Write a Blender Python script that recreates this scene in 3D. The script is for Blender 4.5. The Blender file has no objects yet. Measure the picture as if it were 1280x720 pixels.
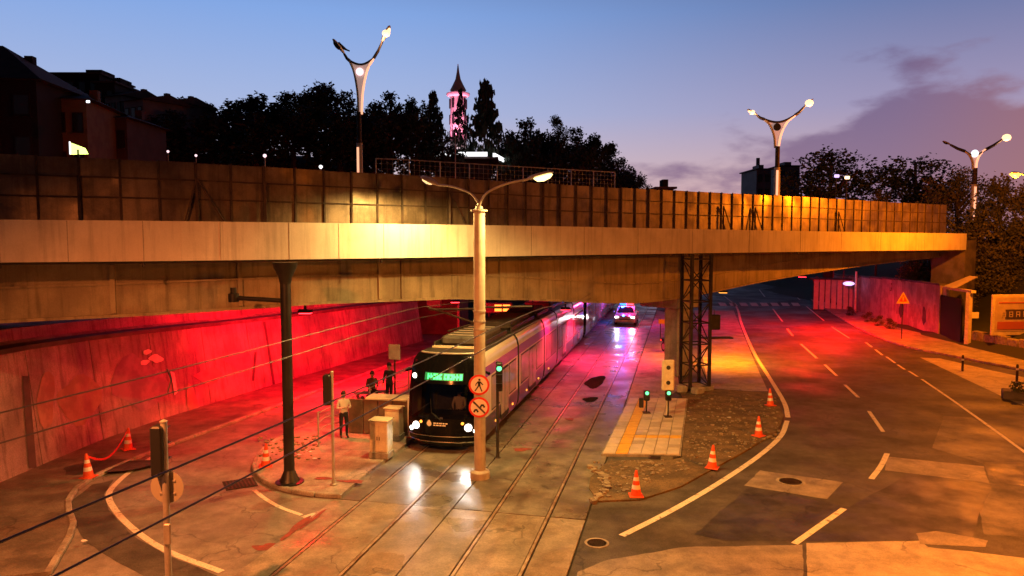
import bpy, bmesh, math, random
from mathutils import Vector, Matrix
random.seed(7)
R = math.radians
SC = bpy.context.scene
COL = SC.collection

# ------------------------------------------------------------------ camera
F_PX, HZ, CAM_H = 924.0, 297.0, 7.4
PITCH = math.atan((360 - HZ) / F_PX)
cam_d = bpy.data.cameras.new('camera')
cam_d.sensor_width = 36.0
cam_d.lens = 36.0 * F_PX / 1280.0
cam_d.clip_end = 4000
cam = bpy.data.objects.new('camera', cam_d)
cam.location = (0, 0, CAM_H)
cam.rotation_euler = (R(90) - PITCH, 0, 0)
COL.objects.link(cam)
SC.camera = cam
FW = Vector((0, math.cos(PITCH), -math.sin(PITCH)))
UPV = Vector((0, math.sin(PITCH), math.cos(PITCH)))


def ray(u, v):
    return FW + Vector((1, 0, 0)) * ((u - 640) / F_PX) + UPV * ((360 - v) / F_PX)


def G(u, v, z=0.0):          # survey point of the photograph on the level z
    d = ray(u, v)
    t = (z - CAM_H) / d.z
    return Vector((d.x * t, d.y * t, z))


def P(u, v, Y):              # survey point at distance Y
    d = ray(u, v)
    t = Y / d.y
    return Vector((d.x * t, Y, CAM_H + d.z * t))


# ------------------------------------------------------------------ world: dusk sky
SUN_EL, SUN_AZ = R(-3.0), R(40)
wd = bpy.data.worlds.new('World')
SC.world = wd
wd.use_nodes = True
nt = wd.node_tree
nt.nodes.clear()


def N(tree, kind, **kw):
    n = tree.nodes.new(kind)
    for k, v in kw.items():
        setattr(n, k, v)
    return n


def lin(c):
    return tuple(((x / 255) / 12.92 if x / 255 <= .04045 else ((x / 255 + .055) / 1.055) ** 2.4) for x in c) + (1,)


def ramp(tree, stops, fac, mode='EASE'):
    r = N(tree, 'ShaderNodeValToRGB')
    r.color_ramp.interpolation = mode
    e = r.color_ramp.elements
    while len(e) < len(stops):
        e.new(.5)
    for i, (p, c) in enumerate(stops):
        e[i].position = p
        e[i].color = c if len(c) == 4 else tuple(c) + (1,)
    tree.links.new(fac, r.inputs[0])
    return r.outputs[0]


def math_node(tree, op, a, b=None, clamp=False):
    m = N(tree, 'ShaderNodeMath', operation=op, use_clamp=clamp)
    for i, x in enumerate((a, b)):
        if x is None:
            continue
        if isinstance(x, (int, float)):
            m.inputs[i].default_value = x
        else:
            tree.links.new(x, m.inputs[i])
    return m.outputs[0]


def mixc(tree, f, a, b):
    m = N(tree, 'ShaderNodeMix', data_type='RGBA')
    for s, x in ((m.inputs[0], f), (m.inputs[6], a), (m.inputs[7], b)):
        if isinstance(x, (int, float)):
            s.default_value = x
        elif isinstance(x, tuple):
            s.default_value = x if len(x) == 4 else x + (1,)
        else:
            tree.links.new(x, s)
    return m.outputs[2]


def maprange(tree, x, a, b, c=0., d=1., smooth=True):
    m = N(tree, 'ShaderNodeMapRange')
    m.interpolation_type = 'SMOOTHSTEP' if smooth else 'LINEAR'
    tree.links.new(x, m.inputs[0])
    for i, q in enumerate((a, b, c, d)):
        m.inputs[i + 1].default_value = q
    return m.outputs[0]


tc = N(nt, 'ShaderNodeTexCoord')
sx = N(nt, 'ShaderNodeSeparateXYZ')
nt.links.new(tc.outputs['Generated'], sx.inputs[0])
Z = sx.outputs[2]
left = ramp(nt, [(0, lin((226, 178, 172))), (.08, lin((210, 188, 196))), (.16, lin((168, 183, 222))), (.28, lin((130, 166, 226))), (.44, lin((48, 70, 122))), (.65, lin((16, 25, 50))), (1, lin((8, 13, 30)))], Z, 'LINEAR')
right = ramp(nt, [(0, lin((212, 160, 158))), (.08, lin((198, 164, 172))), (.16, lin((158, 146, 180))), (.28, lin((100, 116, 164))), (.44, lin((42, 54, 92))), (.65, lin((15, 22, 42))), (1, lin((8, 13, 30)))], Z, 'LINEAR')
az = maprange(nt, sx.outputs[0], -.25, .6)
base = mixc(nt, az, left, right)
# cloud banks that lie low over the horizon to the right
mp = N(nt, 'ShaderNodeMapping')
mp.inputs['Scale'].default_value = (3.1, 3.1, 8.0)
mp.inputs['Location'].default_value = (1.35, .2, .15)
nt.links.new(tc.outputs['Generated'], mp.inputs[0])
nz = N(nt, 'ShaderNodeTexNoise')
nz.inputs['Scale'].default_value = 1.5
nz.inputs['Detail'].default_value = 7
nz.inputs['Roughness'].default_value = .52
nt.links.new(mp.outputs[0], nz.inputs[0])
thr = math_node(nt, 'ADD', nz.outputs[0], math_node(nt, 'SUBTRACT', maprange(nt, sx.outputs[0], .02, .62, 0, .30), maprange(nt, Z, .03, .26, .13, .42)))
cm = maprange(nt, thr, .405, .53)
ccol = ramp(nt, [(0, lin((146, 112, 140))), (.14, lin((120, 98, 134))), (.3, lin((94, 86, 128)))], Z, 'LINEAR')
ccol = mixc(nt, maprange(nt, sx.outputs[0], .42, .62), ccol, lin((152, 98, 106)))
sky = mixc(nt, math_node(nt, 'MULTIPLY', cm, .85), base, ccol)
# dusk: the sky away from the afterglow is darker
front = maprange(nt, sx.outputs[1], -.3, .74, .06, 1.0)
m2 = N(nt, 'ShaderNodeVectorMath', operation='SCALE')
nt.links.new(sky, m2.inputs[0])
nt.links.new(front, m2.inputs['Scale'])
st = N(nt, 'ShaderNodeTexSky', sky_type='NISHITA')
st.sun_disc = False
st.sun_elevation = SUN_EL
st.sun_rotation = SUN_AZ
bg1 = N(nt, 'ShaderNodeBackground')
bg1.inputs[1].default_value = 1.02
bg2 = N(nt, 'ShaderNodeBackground')
bg2.inputs[1].default_value = .02
nt.links.new(m2.outputs[0], bg1.inputs[0])
nt.links.new(st.outputs[0], bg2.inputs[0])
ad = N(nt, 'ShaderNodeAddShader')
ow = N(nt, 'ShaderNodeOutputWorld')
nt.links.new(bg1.outputs[0], ad.inputs[0])
nt.links.new(bg2.outputs[0], ad.inputs[1])
nt.links.new(ad.outputs[0], ow.inputs[0])

# afterglow of the sun that has just set
sl = bpy.data.lights.new('sun', 'SUN')
sl.energy = .03
sl.angle = R(20)
sl.color = (1, .7, .62)
so = bpy.data.objects.new('sun', sl)
so.rotation_euler = Vector((-math.sin(SUN_AZ), -math.cos(SUN_AZ), -.07)).to_track_quat('-Z', 'Y').to_euler()
COL.objects.link(so)

SC.view_settings.view_transform = 'Standard'
SC.view_settings.look = 'None'
SC.view_settings.exposure = 0
SC.view_settings.gamma = 1
SC.view_settings.use_curve_mapping = False
SC.render.engine = 'CYCLES'
SC.cycles.use_denoising = True
SC.cycles.max_bounces = 5
SC.cycles.diffuse_bounces = 3
SC.cycles.glossy_bounces = 3
SC.cycles.transparent_max_bounces = 6
SC.cycles.sample_clamp_indirect = 4
SC.cycles.use_adaptive_sampling = True
SC.cycles.adaptive_threshold = .02

# ------------------------------------------------------------------ materials
MATS = {}


def pmat(name, col, col2=None, scale=2.0, rough=.7, rough2=None, metal=0., bump=0., bscale=30., lo=.38, hi=.62, rscale=None, spec=.5, coat=0., fine=0., streak=0., crack=0., sscale=5.):
    m = bpy.data.materials.new(name)
    m.use_nodes = True
    t = m.node_tree
    b = t.nodes['Principled BSDF']
    b.inputs['Metallic'].default_value = metal
    b.inputs['Roughness'].default_value = rough
    b.inputs['Specular IOR Level'].default_value = spec
    if coat:
        b.inputs['Coat Weight'].default_value = coat
        b.inputs['Coat Roughness'].default_value = .06
    g = N(t, 'ShaderNodeNewGeometry')
    c1 = tuple(col) + (1,)
    if col2 is None:
        b.inputs['Base Color'].default_value = c1
    else:
        n = N(t, 'ShaderNodeTexNoise')
        n.inputs['Scale'].default_value = scale
        n.inputs['Detail'].default_value = 8
        n.inputs['Roughness'].default_value = .6
        t.links.new(g.outputs['Position'], n.inputs[0])
        c = mixc(t, maprange(t, n.outputs[0], lo, hi), c1, tuple(col2) + (1,))
        if fine:
            n3 = N(t, 'ShaderNodeTexNoise')
            n3.inputs['Scale'].default_value = 28
            n3.inputs['Detail'].default_value = 3
            t.links.new(g.outputs['Position'], n3.inputs[0])
            v = N(t, 'ShaderNodeVectorMath', operation='SCALE')
            t.links.new(c, v.inputs[0])
            t.links.new(maprange(t, n3.outputs[0], .3, .7, 1 - fine, 1 + fine, False), v.inputs['Scale'])
            c = v.outputs[0]
        if streak:
            # rain streaks: noise stretched along the vertical
            mpg = N(t, 'ShaderNodeMapping')
            mpg.inputs['Scale'].default_value = (sscale, sscale, .35)
            t.links.new(g.outputs['Position'], mpg.inputs[0])
            n4 = N(t, 'ShaderNodeTexNoise')
            n4.inputs['Scale'].default_value = 1
            n4.inputs['Detail'].default_value = 5
            n4.inputs['Roughness'].default_value = .65
            t.links.new(mpg.outputs[0], n4.inputs[0])
            v = N(t, 'ShaderNodeVectorMath', operation='SCALE')
            t.links.new(c, v.inputs[0])
            t.links.new(maprange(t, n4.outputs[0], .45, .72, 1.04, 1 - streak), v.inputs['Scale'])
            c = v.outputs[0]
        if crack:
            n5 = N(t, 'ShaderNodeTexNoise')
            n5.inputs['Scale'].default_value = 1.4
            n5.inputs['Detail'].default_value = 4
            t.links.new(g.outputs['Position'], n5.inputs[0])
            ad5 = N(t, 'ShaderNodeVectorMath', operation='MULTIPLY_ADD')
            t.links.new(n5.outputs['Color'], ad5.inputs[0])
            ad5.inputs[1].default_value = (1.3, 1.3, 0)
            t.links.new(g.outputs['Position'], ad5.inputs[2])
            vo = N(t, 'ShaderNodeTexVoronoi', feature='DISTANCE_TO_EDGE')
            vo.inputs['Scale'].default_value = .42
            t.links.new(ad5.outputs[0], vo.inputs[0])
            n6 = N(t, 'ShaderNodeTexNoise')
            n6.inputs['Scale'].default_value = .35
            t.links.new(g.outputs['Position'], n6.inputs[0])
            on = maprange(t, n6.outputs[0], .45, .6)
            ck = math_node(t, 'MULTIPLY', maprange(t, vo.outputs['Distance'], .004, .016, 1, 0), on)
            v = N(t, 'ShaderNodeVectorMath', operation='SCALE')
            t.links.new(c, v.inputs[0])
            t.links.new(math_node(t, 'SUBTRACT', 1.0, math_node(t, 'MULTIPLY', ck, crack)), v.inputs['Scale'])
            c = v.outputs[0]
            # stains and oil marks
            n7 = N(t, 'ShaderNodeTexNoise')
            n7.inputs['Scale'].default_value = 1.9
            n7.inputs['Detail'].default_value = 9
            n7.inputs['Roughness'].default_value = .72
            t.links.new(g.outputs['Position'], n7.inputs[0])
            v = N(t, 'ShaderNodeVectorMath', operation='SCALE')
            t.links.new(c, v.inputs[0])
            t.links.new(maprange(t, n7.outputs[0], .36, .64, .76, 1.13), v.inputs['Scale'])
            c = v.outputs[0]
        t.links.new(c, b.inputs['Base Color'])
    if rough2 is not None:
        n2 = N(t, 'ShaderNodeTexNoise')
        n2.inputs['Scale'].default_value = rscale or scale * .7
        n2.inputs['Detail'].default_value = 5
        t.links.new(g.outputs['Position'], n2.inputs[0])
        t.links.new(maprange(t, n2.outputs[0], .32, .68, rough, rough2), b.inputs['Roughness'])
    if bump:
        nb = N(t, 'ShaderNodeTexNoise')
        nb.inputs['Scale'].default_value = bscale
        nb.inputs['Detail'].default_value = 5
        t.links.new(g.outputs['Position'], nb.inputs[0])
        bp = N(t, 'ShaderNodeBump')
        bp.inputs['Strength'].default_value = bump
        bp.inputs['Distance'].default_value = .02
        t.links.new(nb.outputs[0], bp.inputs['Height'])
        t.links.new(bp.outputs[0], b.inputs['Normal'])
    MATS[name] = m
    return m


def emat(name, col, strength, base=None):
    m = bpy.data.materials.new(name)
    m.use_nodes = True
    b = m.node_tree.nodes['Principled BSDF']
    b.inputs['Base Color'].default_value = tuple(base or col) + (1,)
    b.inputs['Emission Color'].default_value = tuple(col) + (1,)
    b.inputs['Emission Strength'].default_value = strength
    MATS[name] = m
    return m


M = MATS
pmat('earth', (.05, .042, .035), (.085, .07, .055), .4, .9, bump=.5, bscale=6)
pmat('asphalt_dark', (.06, .056, .052), (.10, .094, .086), .55, .75, .48, bump=.45, bscale=45, fine=.25, rscale=.35, spec=.22, crack=.45)
pmat('asphalt_patch', (.035, .033, .032), (.06, .057, .055), 1.1, .62, .3, bump=.45, bscale=45, fine=.25, spec=.22, crack=.45)
pmat('asphalt_worn', (.10, .092, .082), (.17, .155, .135), .7, .75, .5, bump=.4, bscale=45, fine=.22, spec=.25, crack=.45)
pmat('asphalt_left', (.17, .155, .14), (.25, .23, .21), .5, .75, .5, bump=.35, bscale=45, fine=.18, rscale=.4, crack=.45)
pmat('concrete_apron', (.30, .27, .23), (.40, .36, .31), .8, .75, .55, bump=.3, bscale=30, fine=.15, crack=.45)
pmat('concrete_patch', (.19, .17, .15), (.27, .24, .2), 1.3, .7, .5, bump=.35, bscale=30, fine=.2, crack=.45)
pmat('slab', (.30, .27, .22), (.20, .18, .145), .55, .62, .2, bump=.3, bscale=18, fine=.2, rscale=.5, crack=.45)
pmat('slab_damp', (.115, .105, .088), (.20, .185, .155), .8, .55, .24, bump=.2, bscale=14, fine=.18, rscale=.6, crack=.45)
pmat('joint', (.03, .027, .024), rough=.95)
pmat('rail', (.46, .36, .28), (.3, .2, .14), 3, .3, .5, metal=.55)
pmat('groove', (.02, .018, .016), rough=.9)
pmat('puddle', (.03, .028, .025), rough=.04, spec=.7)
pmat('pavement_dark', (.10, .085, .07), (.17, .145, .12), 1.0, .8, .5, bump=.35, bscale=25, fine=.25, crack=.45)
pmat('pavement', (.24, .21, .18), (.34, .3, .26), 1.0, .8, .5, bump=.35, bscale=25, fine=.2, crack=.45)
pmat('kerb', (.33, .31, .28), (.2, .18, .16), 2, .75, bump=.3, fine=.2)
pmat('white_paint', (.66, .62, .54), (.22, .2, .18), 5, .65, fine=.25, lo=.54, hi=.68)
pmat('yellow_tile', (.72, .42, .04), (.6, .34, .04), 5, .65)
pmat('pale_tile_b', (.44, .38, .3), (.36, .31, .25), 2.5, .65, .4, fine=.15)
pmat('pale_tile', (.58, .5, .4), (.48, .42, .34), 2.5, .65, .4, fine=.1)
pmat('dirt', (.15, .105, .06), (.075, .055, .035), 1.4, .95, bump=.9, bscale=12, fine=.4)
pmat('stone', (.3, .25, .18), (.16, .13, .1), 6, .85, bump=.4)
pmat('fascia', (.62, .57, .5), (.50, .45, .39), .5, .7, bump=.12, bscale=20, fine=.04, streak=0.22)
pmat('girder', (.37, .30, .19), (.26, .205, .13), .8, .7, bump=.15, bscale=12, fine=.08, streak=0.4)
pmat('concrete', (.34, .31, .27), (.22, .2, .175), 1.2, .8, bump=.3, bscale=16, fine=.15, streak=0.35)
pmat('deck', (.06, .06, .06), (.09, .09, .085), 1, .8)
pmat('sheet_metal', (.20, .15, .105), (.11, .08, .055), 1.1, .3, .55, streak=.4, metal=.5, bump=.12, bscale=5, fine=.12)
pmat('sheet_metal_b', (.17, .125, .09), (.11, .08, .06), 1.7, .3, .6, streak=.4, metal=.5, bump=.12, bscale=5, fine=.12)
pmat('dark_steel', (.028, .026, .026), (.05, .042, .036), 3, .5, metal=.4)
pmat('black_steel', (.010, .010, .011), (.018, .017, .017), 3, .42, spec=.4)
pmat('rust_steel', (.07, .04, .025), (.035, .024, .018), 4, .7, metal=.3)
pmat('galv', (.42, .40, .36), (.32, .3, .27), 3, .45, .6, metal=.35)
pmat('pole_paint', (.46, .42, .34), (.36, .32, .26), 2.5, .5, .65, streak=0.25)
pmat('black_plastic', (.012, .012, .013), rough=.45)
pmat('wire', (.07, .06, .055), rough=.45, metal=.5)
pmat('cream', (.66, .58, .42), (.54, .46, .33), 3, .55, fine=.08)
pmat('brown_panel', (.17, .11, .07), (.11, .075, .05), 2, .6, fine=.1)
pmat('wall_conc', (.33, .28, .26), (.17, .14, .14), .45, .75, .5, bump=.4, bscale=5, fine=.2, streak=0.5)
pmat('wall_dark', (.12, .10, .095), (.06, .05, .05), 1, .85, bump=.3, bscale=8)
pmat('mural_white', (.68, .62, .56), (.5, .45, .42), 3, .7)
pmat('mural_violet', (.24, .18, .21), (.15, .115, .15), 1.5, .7)
pmat('mural_ochre', (.31, .24, .17), (.22, .165, .12), 1.4, .75)
pmat('dark_paint', (.05, .04, .04), (.08, .06, .055), 2, .75)
pmat('mural_red', (.34, .21, .17), (.24, .14, .12), 2, .7)
pmat('mural_wall', (.42, .3, .26), (.26, .17, .15), .9, .75, bump=.3, bscale=6, fine=.15, streak=0.4)
pmat('red_paint', (.27, .05, .04), (.17, .05, .04), 5, .7, fine=.25)
pmat('sign_white', (.74, .72, .68), rough=.45)
pmat('sign_red', (.62, .03, .02), rough=.4)
pmat('sign_back', (.36, .33, .27), rough=.55, metal=.2)
pmat('sign_yellow', (.75, .42, .03), rough=.5)
pmat('cone_orange', (.75, .09, .02), (.6, .08, .025), 8, .55)
pmat('tram_cream', (.76, .72, .66), (.7, .66, .6), .6, .16, coat=.6)
pmat('tram_purple', (.24, .09, .5), rough=.25, coat=.3)
pmat('tram_black', (.004, .004, .005), rough=.12, spec=.16)
pmat('tram_skirt', (.07, .06, .06), (.05, .043, .043), 2, .28, coat=.4)
pmat('tram_roof', (.045, .04, .04), (.03, .027, .026), 1.5, .55)
pmat('tram_gear', (.05, .045, .042), (.08, .07, .06), 4, .65)
pmat('tram_glass', (.42, .39, .37), (.33, .31, .3), .9, .07, coat=.3)
pmat('dark_glass', (.012, .013, .015), rough=.06)
pmat('gaiter', (.012, .012, .012), rough=.7)
pmat('chrome', (.6, .58, .55), rough=.18, metal=1)
pmat('car_white', (.5, .5, .52), rough=.2, coat=.6)
pmat('car_blue', (.02, .05, .3), rough=.25, coat=.5)
pmat('tyre', (.015, .015, .015), rough=.85)
pmat('leaf', (.045, .065, .022), (.028, .042, .016), .5, .7)
pmat('leaf_dark', (.026, .04, .02), (.016, .026, .014), .5, .7)
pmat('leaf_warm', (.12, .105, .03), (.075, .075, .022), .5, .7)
pmat('bark', (.06, .045, .033), (.04, .03, .022), 5, .9, bump=.6)
pmat('hill_grass', (.03, .035, .016), (.02, .022, .012), .1, .95, bump=.6, bscale=2)
pmat('house_ochre', (.15, .105, .05), (.11, .075, .04), 1, .85)
pmat('house_grey', (.17, .165, .17), (.13, .125, .13), .6, .85)
pmat('house_brown', (.07, .05, .04), (.05, .036, .03), .6, .85)
pmat('house_dark', (.014, .013, .014), (.01, .009, .01), .6, .9)
pmat('roof_tile', (.07, .045, .04), (.045, .032, .03), 1.2, .85)
pmat('window_glass', (.02, .022, .028), rough=.1)
pmat('tower_stone', (.6, .5, .48), (.5, .42, .4), 1, .8)
pmat('skin', (.42, .26, .19), rough=.6)
pmat('hair', (.015, .011, .009), rough=.6)
pmat('shirt_pale', (.55, .47, .42), rough=.85)
pmat('jacket_dark', (.018, .018, .022), rough=.85)
pmat('jacket_brown', (.09, .05, .035), rough=.85)
pmat('trousers_dark', (.012, .012, .016), rough=.9)
pmat('shoe', (.02, .018, .016), rough=.6)
pmat('billboard_face', (.52, .40, .30), (.44, .34, .26), 2, .6)
pmat('billboard_dark', (.07, .045, .04), rough=.6)
pmat('billboard_red', (.42, .1, .06), rough=.6)
pmat('gold_panel', (.6, .43, .05), (.5, .36, .05), 2, .35)
emat('lens_warm', (1, .74, .30), 3.2)
emat('lens_sodium', (1, .42, .06), 3.0)
emat('lens_off', (1, .7, .32), 1.2)
emat('lens_peach', (1, .60, .30), 2.0)
emat('strip_peach', (1, .45, .26), 1.3)
emat('led_disc', (.75, .85, 1), 1.6)
emat('led_white', (.95, .97, 1), 1.7)
emat('led_pinkwhite', (1, .72, .80), 1.5)
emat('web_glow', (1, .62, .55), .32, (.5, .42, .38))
emat('head_white', (1, .97, .9), 5)
emat('green_led', (.04, 1, .22), 2.6)
emat('green_glow', (.0, .5, .12), .5, (.01, .05, .02))
emat('sig_green', (.10, 1, .36), 2.2)
emat('sig_red', (1, .04, .02), 6)
emat('amber', (1, .40, .05), 2.0)
emat('police_blue', (.02, .16, 1), 5)
emat('police_red', (1, .02, .03), 12)
emat('tail_red', (1, .02, .01), 5)
emat('red_lens', (1, .02, .03), 12)
emat('lit_window', (1, .78, .42), 2.4)
emat('lit_window_cool', (.85, .92, 1), 2.6)
emat('lit_sign_green', (.80, .95, .25), 2.2)
emat('violet_sign', (.62, .5, 1), 1.5)
emat('teal_patch', (.1, .9, .6), 3)


# ------------------------------------------------------------------ mesh helpers
class MB:
    def __init__(self):
        self.v, self.f, self.m = [], [], []

    def face(self, pts, mi=0):
        b = len(self.v)
        self.v += [Vector(p) for p in pts]
        self.f.append(tuple(range(b, b + len(pts))))
        self.m.append(mi)
        return self

    def grid(self, rows, mi=0, closed=False, mif=None):
        b = len(self.v)
        n = len(rows[0])
        for r in rows:
            self.v += [Vector(p) for p in r]
        for i in range(len(rows) - 1):
            for j in range(n if closed else n - 1):
                k = (j + 1) % n
                self.f.append((b + i * n + j, b + i * n + k, b + (i + 1) * n + k, b + (i + 1) * n + j))
                self.m.append(mif(i, j) if mif else mi)
        return self

    def box(self, c, s, rz=0, mi=0, bev=0, tilt=None):
        hx, hy, hz = (q / 2 for q in s)
        mt = Matrix.Translation(Vector(c)) @ (tilt.to_4x4() if tilt else Matrix.Rotation(rz, 4, 'Z'))
        if bev:
            bev = min(bev, hx * .9, hy * .9, hz * .9)
            prof = [(-hx + bev, -hy), (hx - bev, -hy), (hx, -hy + bev), (hx, hy - bev), (hx - bev, hy), (-hx + bev, hy), (-hx, hy - bev), (-hx, -hy + bev)]
            sh = [((x * (1 - bev / hx)), (y * (1 - bev / hy))) for x, y in prof]
            rows = [[mt @ Vector((x, y, -hz)) for x, y in sh], [mt @ Vector((x, y, -hz + bev)) for x, y in prof],
                    [mt @ Vector((x, y, hz - bev)) for x, y in prof], [mt @ Vector((x, y, hz)) for x, y in sh]]
            self.grid(rows, mi, True)
            self.face(rows[0][::-1], mi)
            self.face(rows[3], mi)
            return self
        b = len(self.v)
        for z in (-hz, hz):
            for x, y in ((-hx, -hy), (hx, -hy), (hx, hy), (-hx, hy)):
                self.v.append(mt @ Vector((x, y, z)))
        for q in ((3, 2, 1, 0), (4, 5, 6, 7), (0, 1, 5, 4), (1, 2, 6, 5), (2, 3, 7, 6), (3, 0, 4, 7)):
            self.f.append(tuple(b + i for i in q))
            self.m.append(mi)
        return self

    def prism(self, pts, z0, z1, mi=0, mtop=None):
        pts = [Vector(p) for p in pts]
        a = sum(pts[i].x * pts[(i + 1) % len(pts)].y - pts[(i + 1) % len(pts)].x * pts[i].y for i in range(len(pts)))
        if a < 0:
            pts = pts[::-1]
        lo = [(p.x, p.y, z0) for p in pts]
        hi = [(p.x, p.y, z1) for p in pts]
        self.grid([lo, hi], mi, True)
        self.face(hi, mi if mtop is None else mtop)
        self.face(lo[::-1], mi)
        return self

    def tube(self, pts, r, n=8, mi=0, caps=True):
        pts = [Vector(p) for p in pts]
        if not isinstance(r, (list, tuple)):
            r = [r] * len(pts)
        rows = []
        for i, p in enumerate(pts):
            d = (pts[min(i + 1, len(pts) - 1)] - pts[max(i - 1, 0)]).normalized()
            a = Vector((0, 0, 1)) if abs(d.z) < .9 else Vector((0, 1, 0))
            x = d.cross(a).normalized()
            y = x.cross(d).normalized()
            rows.append([p + (x * math.cos(t) + y * math.sin(t)) * r[i] for t in (2 * math.pi * k / n for k in range(n))])
        self.grid(rows, mi, True)
        if caps:
            self.face(rows[0], mi)
            self.face(rows[-1][::-1], mi)
        return self

    def lathe(self, prof, c=(0, 0, 0), n=16, mi=0, mif=None):
        c = Vector(c)
        rows = [[c + Vector((r * math.cos(2 * math.pi * k / n), r * math.sin(2 * math.pi * k / n), z)) for k in range(n)] for r, z in prof]
        self.grid(rows, mi, True, mif)
        self.face(rows[0][::-1], mi)
        self.face(rows[-1], mi if mif is None else mif(len(prof) - 2, 0))
        return self

    def disc(self, c, nrm, r, th, n=20, mi=0, up=None):
        nrm = Vector(nrm).normalized()
        c = Vector(c)
        return self.tube([c, c + nrm * th], r, n, mi)

    def build(self, name, mat, parent=None, smooth=False, world=True, kind=None):
        off = Vector((0, 0, 0))
        if parent is not None and world:
            off = wloc(parent)
        me = bpy.data.meshes.new(name)
        me.from_pydata([tuple(p - off) for p in self.v], [], self.f)
        mats = mat if isinstance(mat, (list, tuple)) else [mat]
        for q in mats:
            me.materials.append(M[q])
        if len(mats) > 1:
            me.polygons.foreach_set('material_index', self.m)
        if smooth:
            me.polygons.foreach_set('use_smooth', [True] * len(me.polygons))
            bm = bmesh.new()
            bm.from_mesh(me)
            bmesh.ops.remove_doubles(bm, verts=bm.verts, dist=.0004)
            bm.to_mesh(me)
            bm.free()
            me.set_sharp_from_angle(angle=R(38))
        me.update()
        o = bpy.data.objects.new(name, me)
        COL.objects.link(o)
        if parent is not None:
            o.parent = parent
        if kind:
            o['kind'] = kind
        return o


def wloc(o):
    v = Vector((0, 0, 0))
    while o is not None:
        v += o.location
        o = o.parent
    return v


def tag(o, label, cat, group=None):
    o['label'] = label
    o['category'] = cat
    if group:
        o['group'] = group
    return o


def thing(name, loc, label, cat, group=None, rz=0):
    o = bpy.data.objects.new(name, None)
    o.empty_display_size = .2
    o.location = loc
    o.rotation_euler = (0, 0, rz)
    COL.objects.link(o)
    return tag(o, label, cat, group)


def piece(name, me, parent, loc, rz=0, scale=None):
    o = bpy.data.objects.new(name, me)
    o.location = loc
    o.rotation_euler = (0, 0, rz)
    if scale:
        o.scale = scale
    o.parent = parent
    COL.objects.link(o)
    return o


def copy_tree(o, parent=None):
    c = o.copy()
    COL.objects.link(c)
    c.parent = parent
    for ch in o.children:
        copy_tree(ch, c)
    return c


def light(name, kind, loc, col, energy, parent=None, aim=None, size=.12, angle=160, blend=.6):
    l = bpy.data.lights.new(name, kind)
    l.energy = energy
    l.color = col
    l.shadow_soft_size = size
    o = bpy.data.objects.new(name, l)
    if kind == 'SPOT':
        l.spot_size = R(angle)
        l.spot_blend = blend
    o.location = Vector(loc) - (wloc(parent) if parent else Vector())
    if aim is not None:
        o.rotation_euler = Vector(aim).to_track_quat('-Z', 'Y').to_euler()
    COL.objects.link(o)
    o.parent = parent
    return o


def smooth_line(pts, n=6):
    """Catmull-Rom through surveyed points"""
    pts = [Vector(p) for p in pts]
    q = [pts[0] * 2 - pts[1]] + pts + [pts[-1] * 2 - pts[-2]]
    out = []
    for i in range(1, len(q) - 2):
        a, b, c, d = q[i - 1:i + 3]
        for k in range(n):
            t = k / n
            out.append(.5 * ((2 * b) + (c - a) * t + (2 * a - 5 * b + 4 * c - d) * t * t + (3 * b - a - 3 * c + d) * t ** 3))
    out.append(pts[-1])
    return out


def resample(pts, step):
    out = [pts[0].copy()]
    acc = 0
    for a, b in zip(pts, pts[1:]):
        L = (b - a).length
        while L > 1e-9 and acc + L >= step:
            t = (step - acc) / L
            a = a.lerp(b, t)
            out.append(a.copy())
            L = (b - a).length
            acc = 0
        acc += L
    return out


def strip(mb, pts, w, z, mi=0):
    L, Rr = [], []
    for i, p in enumerate(pts):
        d = pts[min(i + 1, len(pts) - 1)] - pts[max(i - 1, 0)]
        n = Vector((-d.y, d.x, 0)).normalized() * (w / 2)
        L.append((p.x + n.x, p.y + n.y, z))
        Rr.append((p.x - n.x, p.y - n.y, z))
    mb.grid([Rr, L], mi)
    return mb


def sheet(name, pts, z, mat, parent=None, kind='structure'):
    pts = [Vector(p) for p in pts]
    if 'patch' in name or 'apron' in name or 'worn' in name or 'strip' in name:
        rr = random.Random(len(pts) * 7 + int(z * 1e5))
        out = []
        for a_, b_ in zip(pts, pts[1:] + pts[:1]):
            n_ = max(1, min(60, int((b_ - a_).length / .22)))
            d_ = (b_ - a_)
            q_ = Vector((-d_.y, d_.x, 0)).normalized()
            w_ = 0
            for k_ in range(n_):
                w_ = w_ * .7 + rr.gauss(0, .012)
                out.append(a_ + d_ * (k_ / n_) + q_ * (w_ if k_ else 0))
        pts = out
    a = sum(pts[i].x * pts[(i + 1) % len(pts)].y - pts[(i + 1) % len(pts)].x * pts[i].y for i in range(len(pts)))
    if a < 0:
        pts = pts[::-1]
    return MB().face([(p.x, p.y, z) for p in pts]).build(name, mat, parent, kind=kind if parent is None else None)


def kerb_stones(parent, pts, w, h, step=1.0, z=0.0):
    ps = resample(pts, step)
    for a, b in zip(ps, ps[1:]):
        d = b - a
        c = (a + b) / 2
        MB().box((c.x, c.y, z + h / 2 + random.uniform(-.006, .006)), (d.length - .02, w, h), math.atan2(d.y, d.x), bev=.025).build('kerb_stone', 'kerb', parent)


# ------------------------------------------------------------------ tracks: survey line of the tram
TH = math.atan(.228)
TD = Vector((math.sin(TH), math.cos(TH), 0))
TN = Vector((math.cos(TH), -math.sin(TH), 0))
TO = Vector((-4.43, 16.05, 0))


def T(s, t, z=0.0):
    p = TO + TD * s + TN * t
    return Vector((p.x, p.y, z))


T2 = 3.84

# ================================================================== SETTING: ground
def smoothstep(a, b, x):
    t = max(0, min(1, (x - a) / (b - a)))
    return t * t * (3 - 2 * t)


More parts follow.
